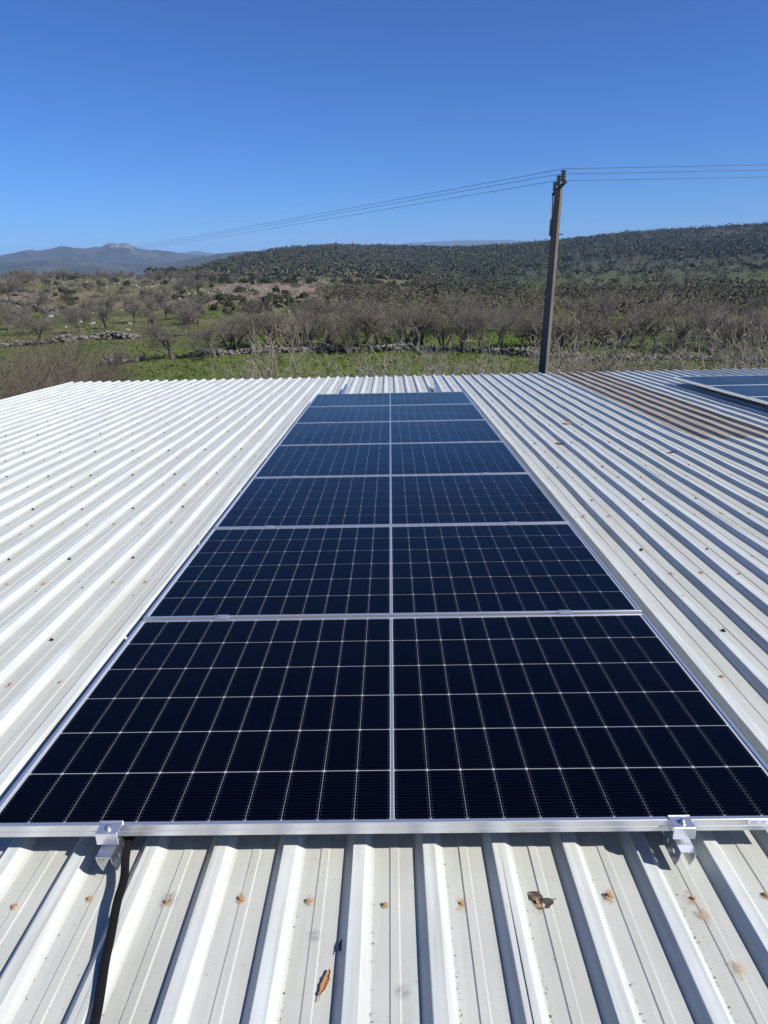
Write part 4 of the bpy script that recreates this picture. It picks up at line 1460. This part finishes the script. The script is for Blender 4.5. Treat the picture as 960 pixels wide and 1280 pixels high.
# central hill: dotted evergreens
P, D, r = scatter(19000, -19, 6, 300, 790, 1, lambda th, D, x, y, q: q < .10 + .90 * np.clip((.6 * fbm(x / 55, y / 55, 61) + .4 * fbm(x / 14, y / 14, 62) - .40) * 6, 0, 1))
wood('evergreen_wood', 'dark evergreen scrub dotting the central hill', P, np.clip(1.4 * r.lognormal(.55, .38, len(P)), 1, 4.4), np.clip(1.5 * r.lognormal(.55, .38, len(P)), 1, 4.8), 22, M['leaf_olive'], 2, .21)
P, D, r = scatter(4500, -19, 6, 290, 790, 3, lambda th, D, x, y, q: q < .8)
wood('bare_wood', 'grey winter scrub between the evergreens of the central hill', P, r.uniform(1.6, 3.4, len(P)), r.uniform(2.2, 4.2, len(P)), 18, M['leaf_grey'], 4, .2)
# right ridge: dense upper slope, terraces and scrub below
def keep_r(th, D, x, y, q):
    up = np.clip((D - 380) / 120, 0, 1)
    den = .12 + .55 * np.clip((fbm(x / 40, y / 40, 63) - .40) * 5, 0, 1)
    terr = (np.abs(((D + 9 * fbm(x / 60, y / 60, 65)) / 27) % 1 - .5) < .13) * .55
    clear = ((th > 9 + 3 * fbm(x / 50, y / 50, 91)) & (D < 400 + 90 * fbm(x / 70, y / 70, 93)))
    return q < np.where(clear, .035 + terr * .8, np.where(D > 430, .15 + .85 * np.clip((.6 * fbm(x / 70, y / 70, 67) + .4 * fbm(x / 16, y / 16, 68) - .38) * 6, 0, 1), den))
P, D, r = scatter(21000, 2, 44, 330, 930, 5, keep_r)
wood('evergreen_wood', 'dark wood covering the upper slope of the long right ridge', P, np.clip(1.6 * r.lognormal(.55, .38, len(P)), 1, 4.8), np.clip(1.6 * r.lognormal(.55, .38, len(P)), 1, 5), 20, M['leaf_dark'], 6, .21)
P, D, r = scatter(1500, 2, 44, 140, 330, 25, keep_r)
wood('evergreen_wood', 'dark evergreen scrub in lines on the lower right slope', P, r.uniform(1.2, 3.2, len(P)), r.uniform(1.4, 3.4, len(P)), 70, M['leaf_dark'], 26, .105)
P, D, r = scatter(5200, 2, 44, 330, 900, 7, lambda th, D, x, y, q: q < np.where((th > 10) & (D < 440), .12, .6))
wood('bare_wood', 'grey winter scrub over the upper right ridge', P, r.uniform(1.4, 3.2, len(P)), r.uniform(2.0, 4.0, len(P)), 18, M['leaf_grey'], 8, .2)
P, D, r = scatter(1000, 2, 44, 120, 330, 27, lambda th, D, x, y, q: q < np.where((th > 10) & (D > 150), .3, 1.0) * (.15 + .8 * np.clip((fbm(x / 30, y / 30, 69) - .42) * 6, 0, 1)))
wood('bare_wood', 'grey winter scrub over the lower slope of the right ridge', P, r.uniform(1.0, 3.0, len(P)), r.uniform(1.4, 3.4, len(P)), 80, M['leaf_grey'], 28, .085)
# low scrub of the belt between the hedge and the hills
P, D, r = scatter(2600, -6, 36, 75, 170, 9, lambda th, D, x, y, q: q < .25 + .75 * np.clip((fbm(x / 16, y / 16, 71) - .42) * 6, 0, 1))
wood('scrub', 'grey brown low scrub beyond the hedge', P, r.uniform(.6, 2.0, len(P)), r.uniform(1.0, 2.6, len(P)), 60, M['leaf_grey'], 10, .075)
P, D, r = scatter(2600, -33, -3, 60, 300, 11, lambda th, D, x, y, q: q < .1 + .9 * np.clip((fbm(x / 18, y / 18, 73) - .5) * 6, 0, 1))
wood('scrub', 'low grey scrub in patches over the left pasture', P, r.uniform(.3, 1.1, len(P)), r.uniform(.7, 2.0, len(P)), 44, M['leaf_grey'], 12, .085)

# ------------------------------------------------------------------ stone walls, rocks, grass
BX = np.array([(-1, -1, -1), (1, -1, -1), (1, 1, -1), (-1, 1, -1), (-1, -1, 1), (1, -1, 1), (1, 1, 1), (-1, 1, 1)], float) * .5
BF = np.array([(3, 2, 1, 0), (4, 5, 6, 7), (0, 1, 5, 4), (1, 2, 6, 5), (2, 3, 7, 6), (3, 0, 4, 7)])


def stones(P, S, seed):
    r = np.random.default_rng(seed); n = len(P)
    V = BX[None] * (1 + r.uniform(-.35, .2, (n, 8, 3)))
    V = V * S[:, None, :]
    a = r.uniform(0, 6.28, n); ca, sa = np.cos(a)[:, None], np.sin(a)[:, None]
    tilt = r.normal(0, .25, n)[:, None]
    x = V[..., 0] * ca - V[..., 1] * sa; y = V[..., 0] * sa + V[..., 1] * ca; z = V[..., 2] + x * tilt
    V = np.stack([x, y, z], -1) + P[:, None, :]
    Fq = (BF[None] + (np.arange(n) * 8)[:, None, None]).reshape(-1, 4)
    return V.reshape(-1, 3), Fq


def stone_wall(pix, label, hgt=.5, size=.2, seed=0):
    pts = np.array([hit(px, py, 25) if py < 460 else gat(px, py - 1000) for px, py in pix])
    seg = np.r_[0, np.cumsum(np.linalg.norm(np.diff(pts[:, :2], axis=0), axis=1))]
    r = np.random.default_rng(seed)
    n = int(seg[-1] / size * hgt / size * 2.2)
    t = r.uniform(0, seg[-1], n)
    x = np.interp(t, seg, pts[:, 0]) + r.normal(0, .13, n); y = np.interp(t, seg, pts[:, 1]) + r.normal(0, .16, n)
    gap = vnoise(t / 4.3, t * 0 + seed * 3, 15)
    keep_ = (gap > .34) | (r.random(n) < .12)
    x, y, t, gap = x[keep_], y[keep_], t[keep_], gap[keep_]; n = len(x)
    loc = hgt * (.35 + .75 * vnoise(t / 2.1, t * 0 + seed, 5)) * np.clip((gap - .2) * 3, .3, 1)
    z = H(x, y) + loc * r.uniform(0, 1, n) * .9
    S = size * r.uniform(.6, 1.4, (n, 3)) * np.array([1.15, .9, .75])
    V, Fq = stones(np.stack([x, y, z], -1), S, seed)
    c = pts.mean(0)
    t_ = empty('stone_wall', tuple(c)); tag(t_, label, 'wall', None)
    o = link('stones', mesh_from('stones', V - c, Fq, M['stone']), t_); o['kind'] = 'stuff'


stone_wall([(130, 458), (190, 449), (260, 444), (330, 441), (400, 440), (470, 438)], 'dry stone wall along the back of the green field, left of centre', .55, .22, 1)
stone_wall([(470, 440), (540, 437), (600, 440), (680, 448), (760, 450)], 'dark dry stone wall under the hedge right of centre', .45, .22, 2)
stone_wall([(745, 452), (800, 450), (850, 449), (905, 452), (990, 452)], 'dry stone wall behind the second array at the right', .45, .22, 3)
stone_wall([(-20, 436), (30, 431), (80, 428), (130, 424), (172, 423)], 'pale dry stone wall across the left pasture', .6, .24, 4)
stone_wall([(5, 375), (22, 379), (48, 387), (68, 396)], 'short slanting stone wall high in the left pasture', .7, .28, 5)
stone_wall([(700, 423), (790, 416), (860, 414), (980, 402)], 'far stone wall across the green patch at the right', .5, .28, 6)
P, D, r = scatter(1500, -33, 3, 60, 290, 13, lambda th, D, x, y, q: q < .12 + .9 * np.clip((fbm(x / 20, y / 20, 79) - .47) * 6, 0, 1))
S = r.uniform(.15, .62, (len(P), 1)) * r.uniform(.6, 1.3, (len(P), 3)); S[:, 2] *= .7
V, Fq = stones(P, S, 14)
tag(link('rocks', mesh_from('rocks', V, Fq, M['rock'])), 'pale field stones strewn over the left pasture', kind='stuff')
# grass
m_, nt, b, out = new_mat('grass_blades')
g = N(nt, 'ShaderNodeNewGeometry').outputs['Position']
L(nt, ramp(nt, noise(nt, g, .35, 5, .7), (.35, (.050, .088, .013)), (.58, (.090, .122, .022)), (.75, (.155, .142, .065))), b.inputs['Base Color'])
b.inputs['Roughness'].default_value = .8; b.inputs['Specular IOR Level'].default_value = .15
P, D, r = scatter(60000, -33, 33, 26, 105, 15, lambda th, D, x, y, q: q < np.clip(.25 + 1.2 * (fbm(x / 6, y / 6, 81) - .3), .05, 1) * np.clip(60 / D, 0, 1))
n = len(P); a = r.uniform(0, 6.28, (n, 3)); hgt = r.uniform(.05, .2, (n, 3)); w = r.uniform(.02, .06, (n, 3))
d = np.stack([np.cos(a), np.sin(a), a * 0], -1)
b0 = P[:, None, :] + r.normal(0, .06, (n, 3, 3)) * np.array([1, 1, 0])
side = np.stack([-np.sin(a), np.cos(a), a * 0], -1) * w[..., None]
tip = b0 + d * hgt[..., None] * .6; tip[..., 2] += hgt
V = np.stack([b0 - side, b0 + side, tip], 2).reshape(-1, 3)
tag(link('grass', mesh_from('grass', V, np.arange(len(V)).reshape(-1, 3), m_)), 'short winter grass of the near fields', kind='stuff')
